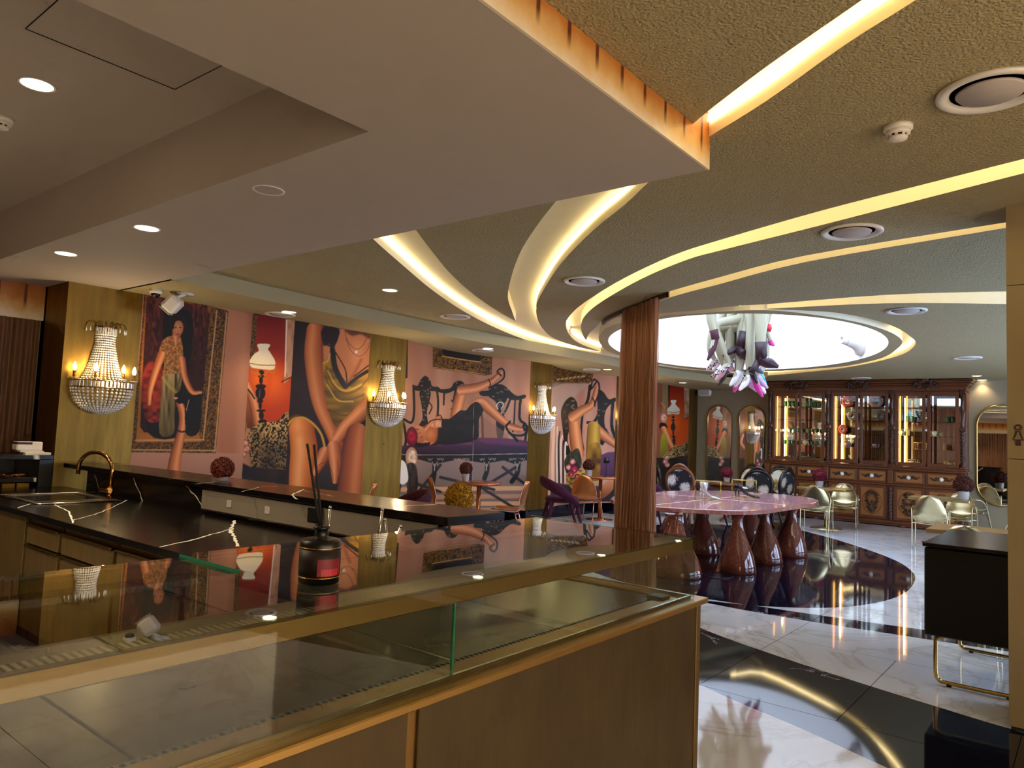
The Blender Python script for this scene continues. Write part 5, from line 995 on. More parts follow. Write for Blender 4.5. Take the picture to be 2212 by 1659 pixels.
# ================================================================ purple armchairs with open curved backs
def make_purple():
    t = thing('velvet_armchair', 'x', 'chair')
    MB().lathe([(0,.40),(.21,.40),(.245,.42),(.25,.455),(.23,.485),(.12,.497),(0,.50)], 28, None, True, 0, 2*PI, 1.0, .98).build('seat', 'purple_velvet', t)
    b = MB(); rows = []                     # wrap-around back band, high behind, sweeping down to the front legs
    for k in range(33):
        u = k/16-1; a = -PI/2+u*2.15; r = .30+.03*abs(u); zt = .80-.36*abs(u)**2.2; zb = .66-.32*abs(u)**1.5; x, y = r*math.cos(a)*.98, r*math.sin(a)-.0
        rows.append([(x,y,zb),(x*1.06,y*1.06,zb+.01),(x*1.10,y*1.10,(zt+zb)/2),(x*1.07,y*1.07,zt-.01),(x*1.0,y*1.0,zt),(x*.94,y*.94,zt-.02),(x*.92,y*.92,(zt+zb)/2),(x*.95,y*.95,zb+.01),(x,y,zb)])
    b.grid(rows).build('backrest', 'purple_velvet', t, fix=False)
    for sx, sy in ((-1,1),(1,1),(-1,-1),(1,-1)): MB().tube([(sx*(.27 if sy > 0 else .16),sy*.15 if sy > 0 else -.17,.46 if sy > 0 else .41),(sx*.25,sy*.21,.2),(sx*.28,sy*.27,0)], [.034,.024,.014], 8).build('leg', 'purple_velvet', t)
    return t
pc = make_purple(); used = []; PCH = fz(1212,1140,0)
for x, y, rz, lab in ((PCH.x,PCH.y,-.8,'purple velvet armchair with open curved back before the pilaster'),(-6.45,5.95,2.6,'dark purple armchair behind the bar ledge'),(-6.75,12.55,.7,'purple armchair legs behind the pink table, left'),(-6.0,13.75,-.4,'purple armchair behind the pink table, next to the floral chairs')):
    c = place(pc, used, loc=(x, y, 0), rz=rz, label=lab, group='purple velvet armchairs')
    c.scale = (1.22,1.22,1.12) if y < 12 else (1,1,1)

# ================================================================ carved chairs with floral upholstery
def floral(name, bg, a, b_):
    t = NT(name); v = t.obj((1,1,1)); vo = t.n('TexVoronoi', i_Scale=3.4); t.l(v, vo.inputs['Vector']); n = t.noise(v, 9, 4, .7, 2.0); dd = t.math('ADD', vo.outputs['Distance'], t.math('MULTIPLY_ADD', n, .5, -.25)); t.set(t.ramp(dd, [(0, a), (.10, b_), (.17, a), (.25, b_), (.33, a), (.44, b_), (.56, bg), (1, bg)]), .8); M[name] = t.m
floral('floral_dark', '#191722', '#b98a90', '#eee6e2'); floral('floral_cream', '#d8cfba', '#3a2c1c', '#b89a4c'); floral('floral_black', '#120f12', '#a8707c', '#d8c8b4')
def make_victorian(cloth, wood):
    t = thing('carved_chair', 'x', 'chair')
    MB().lathe([(0,.42),(.24,.42),(.255,.45),(.24,.485),(0,.505)], 24, None, True, 0, 2*PI, 1, .95).build('seat', cloth, t); MB().lathe([(.235,.36),(.262,.37),(.262,.415),(.235,.42)], 24, None, True, 0, 2*PI, 1, .95).build('seat_rail', wood, t)
    T = Matrix.Translation((0,-.235,.74)) @ Matrix.Rotation(.14, 4, 'X'); P = [(.235*math.cos(a)*(1+.12*math.sin(a)), .255*math.sin(a)) for a in [2*PI*k/32 for k in range(32)]]
    MB().tube([T@Vector((x,0,z)) for x,z in P], .032, 8, True).build('back_frame', wood, t); MB().prism([(x*.9,z*.9) for x,z in P], -.02, .02, T@Matrix.Rotation(PI/2, 4, 'X')).build('back_pad', cloth, t)
    cr = MB()
    cr.tube([T@Vector((.034*k,-.004,.262+.045*math.cos(k*.42)-.002*k*k*.5)) for k in range(-5, 6)], [.012,.018,.024,.028,.030,.034,.030,.028,.024,.018,.012], 8)
    cr.build('crest', wood, t)
    for sx in (-1, 1): MB().tube([(sx*.14,-.19,.42),(sx*.13,-.225,.52)], .026, 8).build('back_post', wood, t); MB().tube(smooth_line([(sx*.18,.17,.40),(sx*.21,.21,.28),(sx*.19,.19,.12),(sx*.22,.23,0)], 4), .024, 8).build('leg', wood, t); MB().tube([(sx*.17,-.17,.40),(sx*.18,-.21,.2),(sx*.19,-.28,0)], .024, 8).build('leg', wood, t)
    return t
vd, vc, vb = make_victorian('floral_dark','walnut'), make_victorian('floral_cream','ebony'), make_victorian('floral_black','ebony'); u1, u2, u3 = [], [], []
VG = 'carved upholstered chairs round the wooden table'
for pr, us, x, y, rz, lab in ((vd,u1,-6.20,13.05,.25,'carved chair with pink roses on dark cloth, seen from behind'),(vc,u2,-5.95,15.55,PI-.2,'carved chair with cream floral back facing us'),(vc,u2,-5.25,15.75,PI+.3,'carved chair with cream back nearest the cabinet'),(vb,u3,-5.10,14.15,.2,'black floral carved chair behind the glass shoe boxes'),(vb,u3,-5.1,15.0,1.35,'carved chair in side view against the cabinet'),(vb,u3,-7.10,14.3,-.9,'dark carved chair before the far lamp mural')):
    c = place(pr, us, loc=(x, y, 0), rz=rz, label=lab, group=VG); c.scale = (1.06,1.06,1.1)
t = thing('carved_table', 'round dark wooden table between the floral chairs', 'table', (-5.75,14.55,0)); MB().lathe([(0,.74),(.52,.74),(.55,.755),(.55,.775),(.52,.79),(0,.79)], 36).build('table_top', 'walnut', t); MB().lathe([(.5,.66),(.5,.74)], 36).build('apron', 'walnut', t); MB().lathe([(.10,.16),(.06,.25),(.09,.40),(.05,.55),(.12,.66)], 16).build('pedestal', 'walnut', t)
for k in range(3): a = k*2.09; MB().tube([(0,0,.22),(.2*math.cos(a),.2*math.sin(a),.14),(.36*math.cos(a),.36*math.sin(a),.03)], [.045,.035,.028], 8).build('foot', 'walnut', t)
plant((-6.02,14.75,.79), 'moss_crimson', 'crimson ball plant on the dark wooden table', .12, .10, 8)
plant((-5.42,14.75,.79), 'moss_red', 'dark red ball plant by the arched mirror next to the cabinet', .10, .10, 9)

# ================================================================ pink marble table on bell shaped legs
out = [(-3.37,11.89),(-3.33,11.1),(-3.35,10.3),(-3.37,9.5),(-3.55,8.98),(-4.0,8.62),(-4.45,8.43),(-4.95,8.58),(-5.35,8.98),(-5.62,9.75),(-5.65,10.9),(-5.5,11.9),(-5.1,12.55),(-4.4,12.88),(-3.75,12.65)]
lp = [(p.x+4.5, p.y-10.6) for p in smooth_line([(a, b, 0) for a, b in out], 6, True)]
t = thing('pink_table', 'large rounded pink marble table on bell shaped legs', 'table', (-4.5,10.6,0)); ins = [(x*.985, y*.99) for x, y in lp]; n = len(lp)
b = MB().add([(x,y,.75) for x,y in ins], [tuple(range(n))]); b.build('table_top', 'pink_marble', t)
b = MB(); rings = [[(x*.985,y*.99,.75) for x,y in lp],[(x,y,.745) for x,y in lp],[(x,y,.695) for x,y in lp],[(x*.985,y*.99,.69) for x,y in lp]]
for r0, r1 in zip(rings, rings[1:]): b.add(r0+r1, [(k,(k+1)%n,n+(k+1)%n,n+k) for k in range(n)], True)
b.add(rings[3], [tuple(range(n))[::-1]]); b.build('table_edge', 'edge_marble', t)
MB().box((-1.05,-.006,.7503), (1.05,.006,.7512)).build('inlay_line', 'paper', t); MB().box((-.006,-1.9,.7503), (.006,2.0,.7512)).build('inlay_line', 'paper', t)
for k, (x, y, lx, ly, s) in enumerate(((-3.92,8.12,-.28,.42,1.25),(-3.50,8.98,-.05,.05,1.0),(-3.52,10.02,-.05,.0,1.0),(-3.50,10.95,.04,.05,1.1),(-4.42,10.05,-.12,-.05,1.05),(-5.72,11.75,.3,-.2,1.1),(-4.60,12.35,-.1,-.2,1.15),(-5.35,9.35,.1,.1,1.0))):
    b = MB(); rows = []
    for i, (r, z) in enumerate(((.215,0),(.225,.015),(.212,.10),(.190,.20),(.150,.32),(.105,.44),(.075,.54),(.062,.62),(.070,.67),(.085,.695))):
        f = (z/.695)**1.3; rows.append([(x+4.5+lx*f*.5+r*s*math.cos(a)*(1.15 if s > 1.2 else 1), y-10.6+ly*f*.5+r*s*math.sin(a), z) for a in [2*PI*j/24 for j in range(25)]])
    b.grid(rows); b.build('leg', 'red_marble', t)
# glass shoe boxes
def shoe_box(px0, px1, label, yaw=.1):
    a = fz(*px0, .75); c = fz(*px1, .75); w = .36; mid = (a+c)/2; t = thing('glass_display_box', label, 'display box', (mid.x, mid.y, .752), yaw); h = .27; d = .24
    for lo, hi, nm in (((-w/2,-d/2,0),(w/2,-d/2+.003,h),'pane'),((-w/2,d/2-.003,0),(w/2,d/2,h),'pane'),((-w/2,-d/2,0),(-w/2+.003,d/2,h),'pane'),((w/2-.003,-d/2,0),(w/2,d/2,h),'pane'),((-w/2,-d/2,h-.003),(w/2,d/2,h),'pane')): MB().box(lo, hi).build(nm, 'clear_glass', t)
    b = MB(); X = (-w/2, w/2); Yy = (-d/2, d/2)
    for z in (.004, h): b.tube([(X[0],Yy[0],z),(X[1],Yy[0],z),(X[1],Yy[1],z),(X[0],Yy[1],z)], .0028, 4, True)
    for x in X:
        for y in Yy: b.cyl((x,y,0), (x,y,h), .0028, n=4)
    b.build('frame', 'brass', t); return mid
m1 = shoe_box((1502,1078), (1556,1081), 'brass edged glass box with white sparkling boots', .35); m2 = shoe_box((1582,1073), (1633,1077), 'brass edged glass box with dark navy pumps', .35)
pm('navy_leather', '#12131f', .3); pm('white_leather', '#ece8e6', .35)
def pump(loc, rz, mat, sole, label, heel=.10, boot=0.0, group=None):
    t = thing('high_heel_shoe', label, 'shoe', loc, rz, group); rows = []
    # stations from heel (-x) to toe (+x): x, half width, sole height, top height
    for x, w, zs, zt in ((-.098,.012,heel+.004,heel+.060),(-.090,.026,heel,heel+.066),(-.065,.031,heel*.97,heel+.056),(-.035,.030,heel*.84,heel*.84+.042),(.0,.029,heel*.56,heel*.56+.034),(.04,.034,heel*.24,heel*.24+.030),(.08,.040,.012,.050),(.11,.040,.003,.046),(.14,.031,.002,.034),(.165,.016,.003,.022),(.178,.004,.006,.012)):
        rows.append([(x, w*math.cos(a_)*(1 if math.sin(a_) > 0 else .86), (zs+zt)/2+(zt-zs)/2*math.sin(a_)) for a_ in [2*PI*k/12 for k in range(13)]])
    MB().grid(rows).build('upper', mat, t, fix=False)
    if not boot: MB().sphere((-.030,0,heel*.80+.040), (.058,.022,.014), 12, 6, Matrix.Rotation(.0, 4, 'Y')).build('lining', 'white_leather', t)
    MB().tube([(-.082,0,heel+.006),(-.088,0,heel*.6),(-.082,0,.0)], [.019,.009,.006], 8).build('heel', sole, t)
    if boot: MB().lathe([(.030,heel+.02),(.032,heel+.07),(.044,boot),(.039,boot)], 16, Matrix.Translation((-.062,0,0))).build('shaft', mat, t)
    return t
t0 = NT('glitter'); n = t0.noise(t0.obj(), 300, 2); t0.set(t0.ramp(n, [(.35,'#8d8d94'),(.6,'#ffffff')]), .25, .4); t0.bump(n, .5, .002); M['glitter'] = t0.m
for dx, dy, lab in ((.045,-.055,'white glitter boot at the front of its glass box'),(-.045,.055,'white glitter boot at the back of its glass box')): pump((m1.x+dx, m1.y+dy, .754), .6, 'glitter', 'glitter', lab, .09, .25)
for dx, dy, lab in ((.05,-.06,'navy pump with slim heel, front one of the pair'),(-.045,.055,'navy pump with slim heel, rear one of the pair')): pump((m2.x+dx, m2.y+dy, .754), .6, 'navy_leather', 'navy_leather', lab, .11).scale = (1.25,1.1,1.15)
# cable on the floor
tag(MB().tube(smooth_line([(-4.0,8.5,.006),(-3.75,8.45,.006),(-3.55,8.30,.006),(-3.40,8.42,.006),(-3.42,8.62,.006),(-3.7,8.75,.006)], 6), .005, 5).build('cable', 'black_plastic'), 'thin black cable looping on the floor by the table leg', 'cable')

# ================================================================ black sideboard on gold tube frame
t = thing('sideboard', 'black sideboard with marble top on a gold tube frame', 'sideboard', (-.62,6.42,0)); TL = Matrix.Translation((.62,-6.42,0))
MB().box((-.94,5.80,.33), (-.30,7.05,.925), TL, .008).build('body', 'black_lacquer', t); MB().box((-.95,5.79,.93), (-.29,7.06,.955), TL, .003).build('marble_top', 'bar_marble', t)
for y in (5.86,6.98): MB().tube([TL@p for p in smooth_line([(-.80,y,.335),(-.87,y,.31),(-.88,y,.26),(-.88,y,.08),(-.86,y,.03),(-.80,y,.02),(-.46,y,.02),(-.40,y,.03),(-.38,y,.08),(-.38,y,.26),(-.39,y,.31),(-.46,y,.335)], 4)], .014, 8).build('tube_leg', 'brass', t)
for y in (5.86,6.98):
    for x in (-.80,-.46): MB().cyl(TL@Vector((x,y,0)), TL@Vector((x,y,.012)), .016).build('foot_pad', 'black_plastic', t)
MB().box((-.88,5.86,.318), (-.38,5.88,.332), TL).build('cross_rail', 'brass', t)
# ================================================================ carved wooden display cabinet on the rear wall
CX = -6.04; CWID = 4.0; CYF = 17.02; CYU = 17.14; CYB = YB-.02
t = thing('display_cabinet', 'huge carved wooden cabinet with glass doors and drawers', 'cabinet', (CX+2, 17.3, 0)); TL = Matrix.Translation((-CX-2,-17.3,0))
def kb(lo, hi, name, mat, b=0, par=None): return MB().box((CX+lo[0],lo[1],lo[2]), (CX+hi[0],hi[1],hi[2]), TL, b).build(name, mat, par or t)
def twist(x, y, z0, z1, r, name, mat='carved_wood', turns=14):
    rows = []; n = int((z1-z0)/.016)
    for i in range(n+1):
        z = z0+(z1-z0)*i/n; rows.append([(x+CX+r*(1+.16*math.cos(2*(a)-turns*2*PI*(z-z0)))*math.cos(a), y+r*(1+.16*math.cos(2*a-turns*2*PI*(z-z0)))*math.sin(a), z) for a in [2*PI*k/14 for k in range(15)]])
    return MB().grid(rows, True, TL).build(name, mat, t, fix=False)
def scrolls(cx, y, cz, w, h, n, seed, name, par, mat='carved_wood', r0=.014):
    b = MB(); R = random.Random(seed)
    for k in range(n):
        u = (k+.5)/n; a = u*PI-PI/2; x = w*.42*math.cos(a*1.0)*R.uniform(.25,1); z = h*.46*math.sin(a); s = R.uniform(.5,1)*min(w, h)*.20; sp = []
        for j in range(11): th = j*.62+R.random()*.3; q = s*(1-j/12); sp.append((q*math.cos(th), -.012-.012*math.sin(j*.3), q*math.sin(th)))
        for m in (-1, 1): b.tube([TL@Vector((CX+cx+m*(x+p[0]), y+p[1], cz+z+p[2])) for p in sp], r0, 5)
    b.sphere(TL@Vector((CX+cx, y-.012, cz)), (w*.10, .025, h*.07), 10, 6); b.sphere(TL@Vector((CX+cx, y-.01, cz+h*.44)), (w*.09, .022, h*.06), 10, 6); b.sphere(TL@Vector((CX+cx, y-.01, cz-h*.44)), (w*.08, .022, h*.05), 10, 6)
    return b.build(name, mat, par, fix=False)
kb((0,CYF+.03,.02), (CWID,CYB,.12), 'plinth', 'cabinet_wood'); kb((-.02,CYF,.06), (CWID+.02,CYB,.115), 'base_moulding', 'cabinet_wood', .01); kb((.02,CYF+.035,.115), (CWID-.02,CYB,1.18), 'carcass', 'cabinet_wood')
kb((-.05,CYF-.03,1.18), (CWID+.05,CYB,1.215), 'base_top', 'cabinet_wood', .008); kb((-.02,CYF-.005,1.215), (CWID+.02,CYB,1.25), 'base_top_moulding', 'cabinet_wood', .012); kb((-.01,CYF+.005,.845), (CWID+.01,CYF+.05,.885), 'rail', 'cabinet_wood', .008)
for k in range(5):
    x = .25+.875*k
    MB().lathe([(.05,0),(.065,.02),(.05,.045),(.03,.06)], 14, TL@Matrix.Translation((CX+x,CYF+.06,0))).build('bun_foot', 'cabinet_wood', t)
cols = [.06, .06+1.293, .06+2.587, 3.94]
for c in cols: twist(c, CYF+.03, .14, .83, .045, 'twisted_column'); kb((c-.055,CYF-.01,.89), (c+.055,CYF+.06,1.175), 'drawer_stile', 'cabinet_wood', .004); twist(c, CYU+.02, 1.30, 2.02, .045, 'twisted_column'); twist(c, CYU+.02, 2.10, 2.78, .040, 'carved_column', turns=3); kb((c-.06,CYU-.03,2.02), (c+.06,CYU+.07,2.10), 'column_collar', 'carved_wood', .012); kb((c-.06,CYU-.02,1.25), (c+.06,CYU+.08,1.30), 'column_base', 'cabinet_wood', .01); kb((c-.055,CYU-.03,2.78), (c+.055,CYU+.07,2.86), 'corbel', 'carved_wood', .012)
for bay in range(3):
    x0 = cols[bay]+.06; x1 = cols[bay+1]-.06; mid = (x0+x1)/2
    for s in range(2):
        a, c = (x0, mid-.008) if s == 0 else (mid+.008, x1); m = (a+c)/2; i = bay*2+s
        d = kb((a+.01,CYF+.012,.90), (c-.01,CYF+.034,1.165), 'drawer', 'cabinet_wood', .006); kb((a+.045,CYF+.004,.935), (c-.045,CYF+.013,1.13), 'drawer_field', 'cabinet_panel', .006, d)
        b = MB()
        for sg in (-1, 1): b.tube([TL@Vector((CX+m+sg*(.05+.16*u), CYF+.002-.008*math.sin(u*3.1), 1.035+.02*math.sin(u*9))) for u in [q/10 for q in range(11)]], [.026*(1-q/11)+.006 for q in range(11)], 6)
        b.build('drawer_carving', 'carved_wood', d); MB().sphere(TL@Vector((CX+m,CYF-.026,1.035)), (.040,.024,.040), 14, 10).build('knob', 'porcelain', d)
        d = kb((a+.01,CYF+.012,.135), (c-.01,CYF+.034,.835), 'door', 'cabinet_wood', .004); kb((a+.07,CYF+.006,.19), (c-.07,CYF+.013,.78), 'door_field', 'cabinet_panel', .004, d)
        ov = [TL@Vector((CX+m+.17*math.cos(q)*(1+.15*math.cos(2*q)), CYF+.004, .485+.26*math.sin(q))) for q in [2*PI*k/28 for k in range(28)]]; MB().tube(ov, .005, 4, True).build('door_moulding', 'carved_wood', d)
        scrolls(m, CYF+.006, .485, .26, .44, 9, 20+i, 'door_carving', d); MB().sphere(TL@Vector((CX+(c-.035 if s == 0 else a+.035),CYF-.006,.50)), (.02,.016,.02), 12, 8).build('knob', 'porcelain', d)
        # glazed door above
        f = MB()
        for lo, hi in (((a+.008,CYU,1.27),(a+.068,CYU+.03,2.83)),((c-.068,CYU,1.27),(c-.008,CYU+.03,2.83)),((a+.068,CYU,1.27),(c-.068,CYU+.03,1.35)),((a+.068,CYU,2.74),(c-.068,CYU+.03,2.83))): f.box((CX+lo[0],lo[1],lo[2]), (CX+hi[0],hi[1],hi[2]), TL, .006)
        f = f.build('glass_door', 'cabinet_wood', t); kb((a+.066,CYU+.012,1.348), (c-.066,CYU+.017,2.742), 'pane', 'clear_glass', 0, f)
        if s == 0: MB().sphere(TL@Vector((CX+c+.008,CYU-.018,2.03)), (.022,.018,.022), 12, 8).build('knob', 'porcelain', f)
    kb((x0+.085,CYU+.06,1.28), (x0+.103,CYU+.075,2.80), 'led_profile', 'cabinet_led')
    kb((x0,CYB-.03,1.26), (x1,CYB-.02,2.82), 'mirror_back', 'mirror')
    kb((x0-.06,CYU+.035,1.25), (x0,CYB,2.84), 'upright', 'cabinet_wood')
    for z in (1.62, 1.90, 2.20, 2.50): kb((x0+.002,CYU+.08,z), (x1-.002,CYB-.032,z+.008), 'glass_shelf', 'clear_glass')
    l = bpy.data.lights.new('cabinet_lamp', 'AREA'); l.shape = 'RECTANGLE'; l.size = .04; l.size_y = 1.4; l.energy = 4; l.color = (1,.68,.3); o = bpy.data.objects.new('lamp', l); COL.objects.link(o); o.location = TL@Vector((CX+x0+.062,CYU+.10,2.04)); o.rotation_euler = (PI/2,0,-PI/2+.5); o.parent = t
kb((3.94,CYU+.035,1.25), (4.0,CYB,2.84), 'upright', 'cabinet_wood'); kb((0,CYU+.035,1.25), (.06,CYB,2.84), 'upright', 'cabinet_wood'); kb((0,CYU+.03,1.25), (CWID,CYB,1.262), 'inner_floor', 'cabinet_wood'); kb((0,CYU+.03,2.825), (CWID,CYB,2.86), 'inner_roof', 'cabinet_wood')
kb((-.01,CYU-.02,2.86), (CWID+.01,CYB,2.935), 'frieze', 'cabinet_wood', .006); kb((-.04,CYU-.05,2.935), (CWID+.04,CYB,2.965), 'cornice', 'cabinet_wood', .012); kb((-.075,CYU-.085,2.965), (CWID+.075,CYB,3.01), 'cornice', 'cabinet_wood', .018); kb((-.12,CYU-.13,3.01), (CWID+.12,CYB,3.05), 'cornice', 'cabinet_wood', .015); kb((-.14,CYU-.15,3.05), (CWID+.14,CYB,3.068), 'cornice', 'cabinet_wood', .005)
for bay in range(3): scrolls((cols[bay]+cols[bay+1])/2, CYU-.13, 2.965, .62, .20, 12, 40+bay, 'crest_carving', t, 'carved_wood', .018)
# contents
def cab_x(bay, u): return CX+cols[bay]+.06+u*1.173
SH = [1.262,1.628,1.908,2.208,2.508]; NTH = ['first','second','third','fourth','fifth','sixth','seventh']; ORD = ['bottom','second','third','fourth','top']; BAY = ['left','middle','right']
def goblet(x, z, label, h=.12, mat='green_glass', r=.035):
    o = thing('glass_tumbler', label, 'glass', (x, 17.36, z), 0, 'glassware in the cabinet'); MB().lathe([(.026,.004),(r*.9,.02),(r,h),(r*.92,h),(r*.8,.02)], 12).build('bowl', mat, o); MB().lathe([(.028,0),(.028,.006),(.008,.012)], 12).build('base', 'clear_glass', o)
for sh, uu in ((4,(.20,.27,.34,.62,.69,.76,.83)),(2,(.30,.38,.46,.64,.72,.80)),(1,(.20,.27,.34,.72,.80)),(0,(.22,.66,.74))):
    for k, u in enumerate(uu): goblet(cab_x(0,u), SH[sh], 'green glass tumbler, %s from the left on the %s shelf, left cabinet bay' % (NTH[k], ORD[sh]), .13 if sh > 2 else .10)
for sh, uu in ((3,(.18,.25,.80,.88)),):
    for k, u in enumerate(uu): goblet(cab_x(2,u), SH[sh], 'dark green glass tumbler, %s from the left in the right cabinet bay' % NTH[k], .12)
def plate(x, z, r, mat, label):
    o = thing('display_plate', label, 'plate', (x, 17.42, z)); T = Matrix.Translation((0,0,r*.97)) @ Matrix.Rotation(-PI/2+.2, 4, 'X'); MB().lathe([(0,0),(r*.55,.0),(r*.65,.012),(r,.022),(r,.026),(r*.64,.018),(0,.008)], 24, T@Matrix.Rotation(PI, 4, 'X')).build('dish', mat, o); MB().lathe([(r*.30,-.028),(r*.42,-.028)], 20, T@Matrix.Rotation(0, 4, 'X')).build('inner_ring', 'porcelain', o); MB().tube([(-.04,.02,0),(0,-.06,.006),(.04,.02,0)], .004, 5).build('stand', 'brass', o)
pm('plate_red', '#7a1c28', .2, var=.4, scale=40); pm('plate_grey', '#6a6a70', .2, var=.5, scale=40); pm('plate_pink', '#a8848a', .2, var=.5, scale=50)
for u, sh, r, m, lab in ((.24,4,.13,'plate_red','red rimmed plate on the top shelf of the middle bay'),(.74,4,.15,'plate_pink','dotted pink plate at the upper right of the middle bay'),(.33,3,.11,'plate_grey','grey plate on the fourth shelf of the middle bay'),(.84,3,.12,'plate_grey','pale grey plate at the right of the fourth shelf of the middle bay'),(.16,2,.11,'plate_red','red patterned plate on the third shelf of the middle bay'),(.93,2,.08,'plate_grey','small dark plate at the right end of the third shelf of the middle bay')): plate(cab_x(1,u), SH[sh], r, m, lab)
def cup(x, z, label):
    o = thing('tea_cup', label, 'cup', (x, 17.34, z)); MB().lathe([(.07,.0),(.10,.012),(.04,.008)], 18).build('saucer', 'plate_pink', o); MB().lathe([(.03,.012),(.05,.03),(.06,.085),(.055,.085),(.045,.03),(0,.02)], 18).build('bowl', 'plate_pink', o); MB().tube([(.055,0,.07),(.085,0,.065),(.08,0,.035),(.05,0,.03)], .006, 6).build('handle', 'porcelain', o)
for u, sh, lab in ((.26,1,'tea cup on the second shelf, left door of the middle bay'),(.74,1,'tea cup on the second shelf, right door of the middle bay'),(.36,0,'tea cup at the bottom left of the middle bay'),(.78,0,'tea cup at the bottom right of the middle bay')): cup(cab_x(1,u), SH[sh], lab)
def gbox(x, z, label, w=.15, h=.14, inner='moss_red'):
    o = thing('trinket_box', label, 'box', (x, 17.36, z)); b = MB()
    for zz in (.004, h): b.tube([(-w/2,-w/2,zz),(w/2,-w/2,zz),(w/2,w/2,zz),(-w/2,w/2,zz)], .005, 4, True)
    for sx in (-1,1):
        for sy in (-1,1): b.cyl((sx*w/2,sy*w/2,0), (sx*w/2,sy*w/2,h), .005, n=4)
    b.build('frame', 'champagne', o); MB().lathe([(.02,.005),(.045,.05),(.05,.09),(.02,.11)], 10).build('ornament', inner, o); MB().box((-w/2,-w/2,0), (w/2,w/2,.004)).build('tray', 'porcelain', o)
for bay, u, sh, w, lab in ((2,.06,2,.16,'small framed glass box on the third shelf, left of the right bay'),(2,.60,2,.13,'glass box on the third shelf beside the right bay divider'),(2,.36,1,.17,'framed box with a red ornament behind the left door of the right bay'),(2,.82,1,.16,'framed box with a red ornament behind the right door of the right bay'),(2,.22,0,.17,'low white framed box at the bottom left of the right bay'),(2,.84,0,.18,'white framed box at the bottom right of the right bay'),(0,.58,1,.14,'pale framed box on the second shelf of the left bay'),(0,.88,1,.12,'bright framed box at the right of the second shelf of the left bay'),(0,.54,0,.12,'small white rimmed box at the bottom of the left bay')): gbox(cab_x(bay,u), SH[sh], lab, w, w*.85, 'moss_red' if sh == 1 and bay == 2 else 'porcelain')
# ================================================================ hanging cluster of mannequin legs in the skylight
S = 11.5/CAM_F; RV = Vector((math.cos(YAW), math.sin(YAW), 0)); DV = Vector((-math.sin(YAW), math.cos(YAW), 0))
t = thing('mannequin_leg_chandelier', 'hanging cluster of mannequin legs wearing heels below the skylight', 'chandelier', (SKC[0], SKC[1], 2.35))
ORG = Vector((SKC[0], SKC[1], 2.35))
def lp3(px, py, d): return Vector((SKC[0],SKC[1],0)) + RV*((px-1602)*S*(1+d/11.5)) + DV*d + Vector((0,0,1.58+(960-py)*S*(1+d/11.5))) - ORG
SHOE = {}
for nm, c, r in (('burgundy_boot','#2c0d18',.45),('sock_lace','#4a2430',.8),('white_pump','#ece6e4',.3),('black_pump','#14121a',.35),('pink_pump','#d23a98',.35),('lilac_pump','#c9a8d8',.35),('teal_pump','#1fa9c4',.35),('blush_pump','#d8a09a',.35),('slate_pump','#4a5066',.4),('red_strap','#c8203a',.4)): SHOE[nm] = pm(nm, c, r)
n_ = NT('check_pump'); ck = n_.n('TexChecker', i_Scale=34); n_.l(n_.obj((1,1,1.0)), ck.inputs[0]); ck.inputs[1].default_value = (.75,.5,.5,1); ck.inputs[2].default_value = (.02,.02,.05,1); n_.set(ck.outputs[0], .4); M['check_pump'] = n_.m
def leg(path, toe, shoe, rad=None, boot=0, heel=.09, sole=None, k=1.0):
    """path: hip..ankle points, toe: toe point; a continuous leg with foot, wearing a shoe"""
    an = path[-1]; prev = path[-2]; dn = (an-prev).normalized(); ft = toe-an; fl = ft.length; fd = ft.normalized(); side = fd.cross(dn)
    if side.length < .05: side = RV.copy()
    side.normalize(); back = dn-fd*dn.dot(fd); back = back.normalized() if back.length > .05 else dn
    hl = an+dn*.035*k-fd*.015; ball = an+ft*.62+back*.012*k
    n = len(path); rs = rad or [.085,.075,.055,.062,.034][-n:]; rs = [r*k for r in rs]
    P = smooth_line([(p.x,p.y,p.z) for p in path]+[tuple(an+fd*fl*.22+dn*.012*k), tuple(ball), tuple(toe)], 4); R = [p.x for p in smooth_line([(r,0,0) for r in rs]+[(.036*k,0,0),(.034*k,0,0),(.013*k,0,0)], 4)]
    o = MB().tube(P, R, 10).build('leg', 'mannequin', t); hs = MB().sphere(hl, .033*k, 10, 8).build('heel', 'mannequin', o)
    # shoe: sheath over heel and toes
    a0 = an+dn*.02*k; Q = smooth_line([tuple(hl-fd*.012), tuple(hl+fd*fl*.28+back*.006), tuple(ball+back*.006), tuple(toe+fd*.018*k)], 5); bw = 1.3 if boot and heel else 1.0; W = [p.x for p in smooth_line([(.042*k*bw,0,0),(.040*k*bw,0,0),(.041*k*bw,0,0),(.016*k,0,0)], 5)]
    s = MB().tube(Q, W, 10).build('shoe', SHOE.get(shoe, M.get(shoe)), o)
    if boot: MB().tube([an-dn*boot, an-dn*boot*.4, a0+dn*.02], [.062*k,.056*k,.056*k], 12).build('shaft', SHOE.get(shoe), o)
    if boot: MB().sphere(an+dn*.02*k, .052*k, 10, 8).build('ankle_cuff', SHOE.get(shoe), o)
    if heel: h0 = hl+back*.025*k; MB().tube([h0, h0+(dn*.5+back*.6-fd*.2).normalized()*heel*k*.6, h0+(dn*.6+back*.5-fd*.3).normalized()*heel*k], [.036*k if boot else .014*k,.030*k if boot else .006*k,.028*k if boot else .005*k], 8).build('heel_post', SHOE.get(sole or shoe, M.get(shoe)), o)
    return o
D = lp3
leg([D(1506,560,-.5),D(1510,640,-.5),D(1512,690,-.5),D(1521,728,-.5)], D(1507,778,-.5), 'sock_lace', [.09,.085,.07,.042], .10, 0, k=1.1)
leg([D(1618,600,-.35),D(1608,670,-.35),D(1585,744,-.35)], D(1594,772,-.38), 'burgundy_boot', [.07,.062,.036], .20, .17, k=1.5)
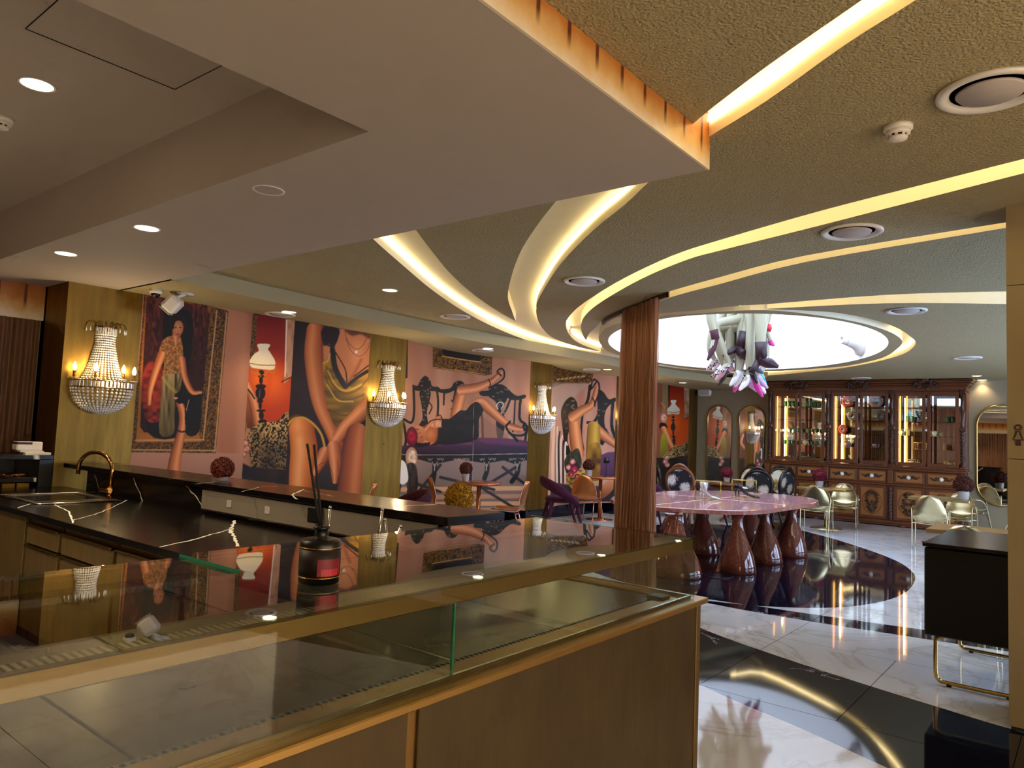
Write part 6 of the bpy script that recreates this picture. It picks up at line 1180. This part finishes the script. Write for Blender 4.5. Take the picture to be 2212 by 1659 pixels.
leg([D(1608,560,-.65),D(1612,650,-.65),D(1615,766,-.65)], D(1647,787,-.7), 'burgundy_boot', [.075,.07,.036], .20, .15, k=1.5)
leg([D(1610,682,-.2),D(1575,690,-.25),D(1532,704,-.3),D(1545,750,-.3),D(1561,784,-.3)], D(1524,814,-.35), 'check_pump', [.085,.078,.062,.07,.042])
leg([D(1600,706,.1),D(1570,708,.1),D(1538,716,0),D(1535,760,0),D(1543,778,0)], D(1528,800,0), 'check_pump', [.08,.07,.06,.06,.036])
leg([D(1650,600,-.1),D(1645,680,-.1),D(1638,740,-.1),D(1636,772,-.1)], D(1655,786,-.1), 'blush_pump', [.09,.075,.06,.036])
leg([D(1668,600,.1),D(1666,660,.1),D(1660,704,.1),D(1668,730,.1)], D(1676,741,.1), 'pink_pump', [.08,.06,.035,.034], 0, .06)
MB().lathe([(.042,-.05),(.062,.0),(.05,.07)], 14, Matrix.Translation(D(1663,706,.1))).build('ankle_strap', SHOE['red_strap'], t)
leg([D(1640,690,.2),D(1660,740,.2),D(1652,800,.2)], D(1664,826,.2), 'teal_pump', [.075,.06,.034]); leg([D(1660,700,.3),D(1668,760,.3),D(1655,815,.3)], D(1667,846,.3), 'white_pump', [.075,.055,.034])
leg([D(1560,690,.2),D(1555,740,.2),D(1575,800,.2)], D(1563,832,.2), 'burgundy_boot', [.075,.06,.034], .0, .05)
for px0, py0, px1, py1, tx, ty, d, sh in ((1590,740,1585,800,1568,832,-.25,'white_pump'),(1600,745,1600,808,1582,841,-.4,'white_pump'),(1600,740,1604,788,1616,824,-.45,'black_pump'),(1622,750,1622,810,1640,853,-.2,'pink_pump'),(1618,752,1618,785,1634,802,-.3,'slate_pump'),(1632,760,1634,808,1654,834,-.1,'lilac_pump'),(1640,770,1643,800,1655,816,.1,'teal_pump'),(1580,735,1572,790,1552,822,.1,'blush_pump'),(1590,750,1592,790,1570,812,.3,'blush_pump'),(1610,760,1612,800,1600,834,.25,'white_pump'),(1630,750,1632,815,1648,842,.3,'lilac_pump'),(1645,740,1648,772,1662,776,.35,'slate_pump'),(1612,770,1610,815,1604,845,.4,'pink_pump'),(1575,720,1570,770,1558,800,.4,'white_pump'),(1648,780,1650,825,1660,843,.15,'white_pump'),(1600,730,1598,775,1588,800,.45,'slate_pump'),(1624,720,1626,770,1616,796,.5,'blush_pump')):
    leg([D(1602+(px0-1602)*.6,640,d),D(px0,py0-30,d),D(px0,py0+8,d),D(px1,py1,d)], D(tx,ty,d), sh, [.075,.062,.058,.033], k=1.15)
b = MB()
for k in range(9): a = 2*PI*k/9; b.cyl(D(1602,560,0)+Vector((.4*math.cos(a),.4*math.sin(a),-.3)), Vector((.3*math.cos(a),.3*math.sin(a),5.19-2.35)), .006, n=5)
b.build('suspension_wires', 'chrome', t); MB().lathe([(0,2.03),(.5,2.03),(.5,2.07),(0,2.07)], 24).build('hanging_plate', 'white_plastic', t)
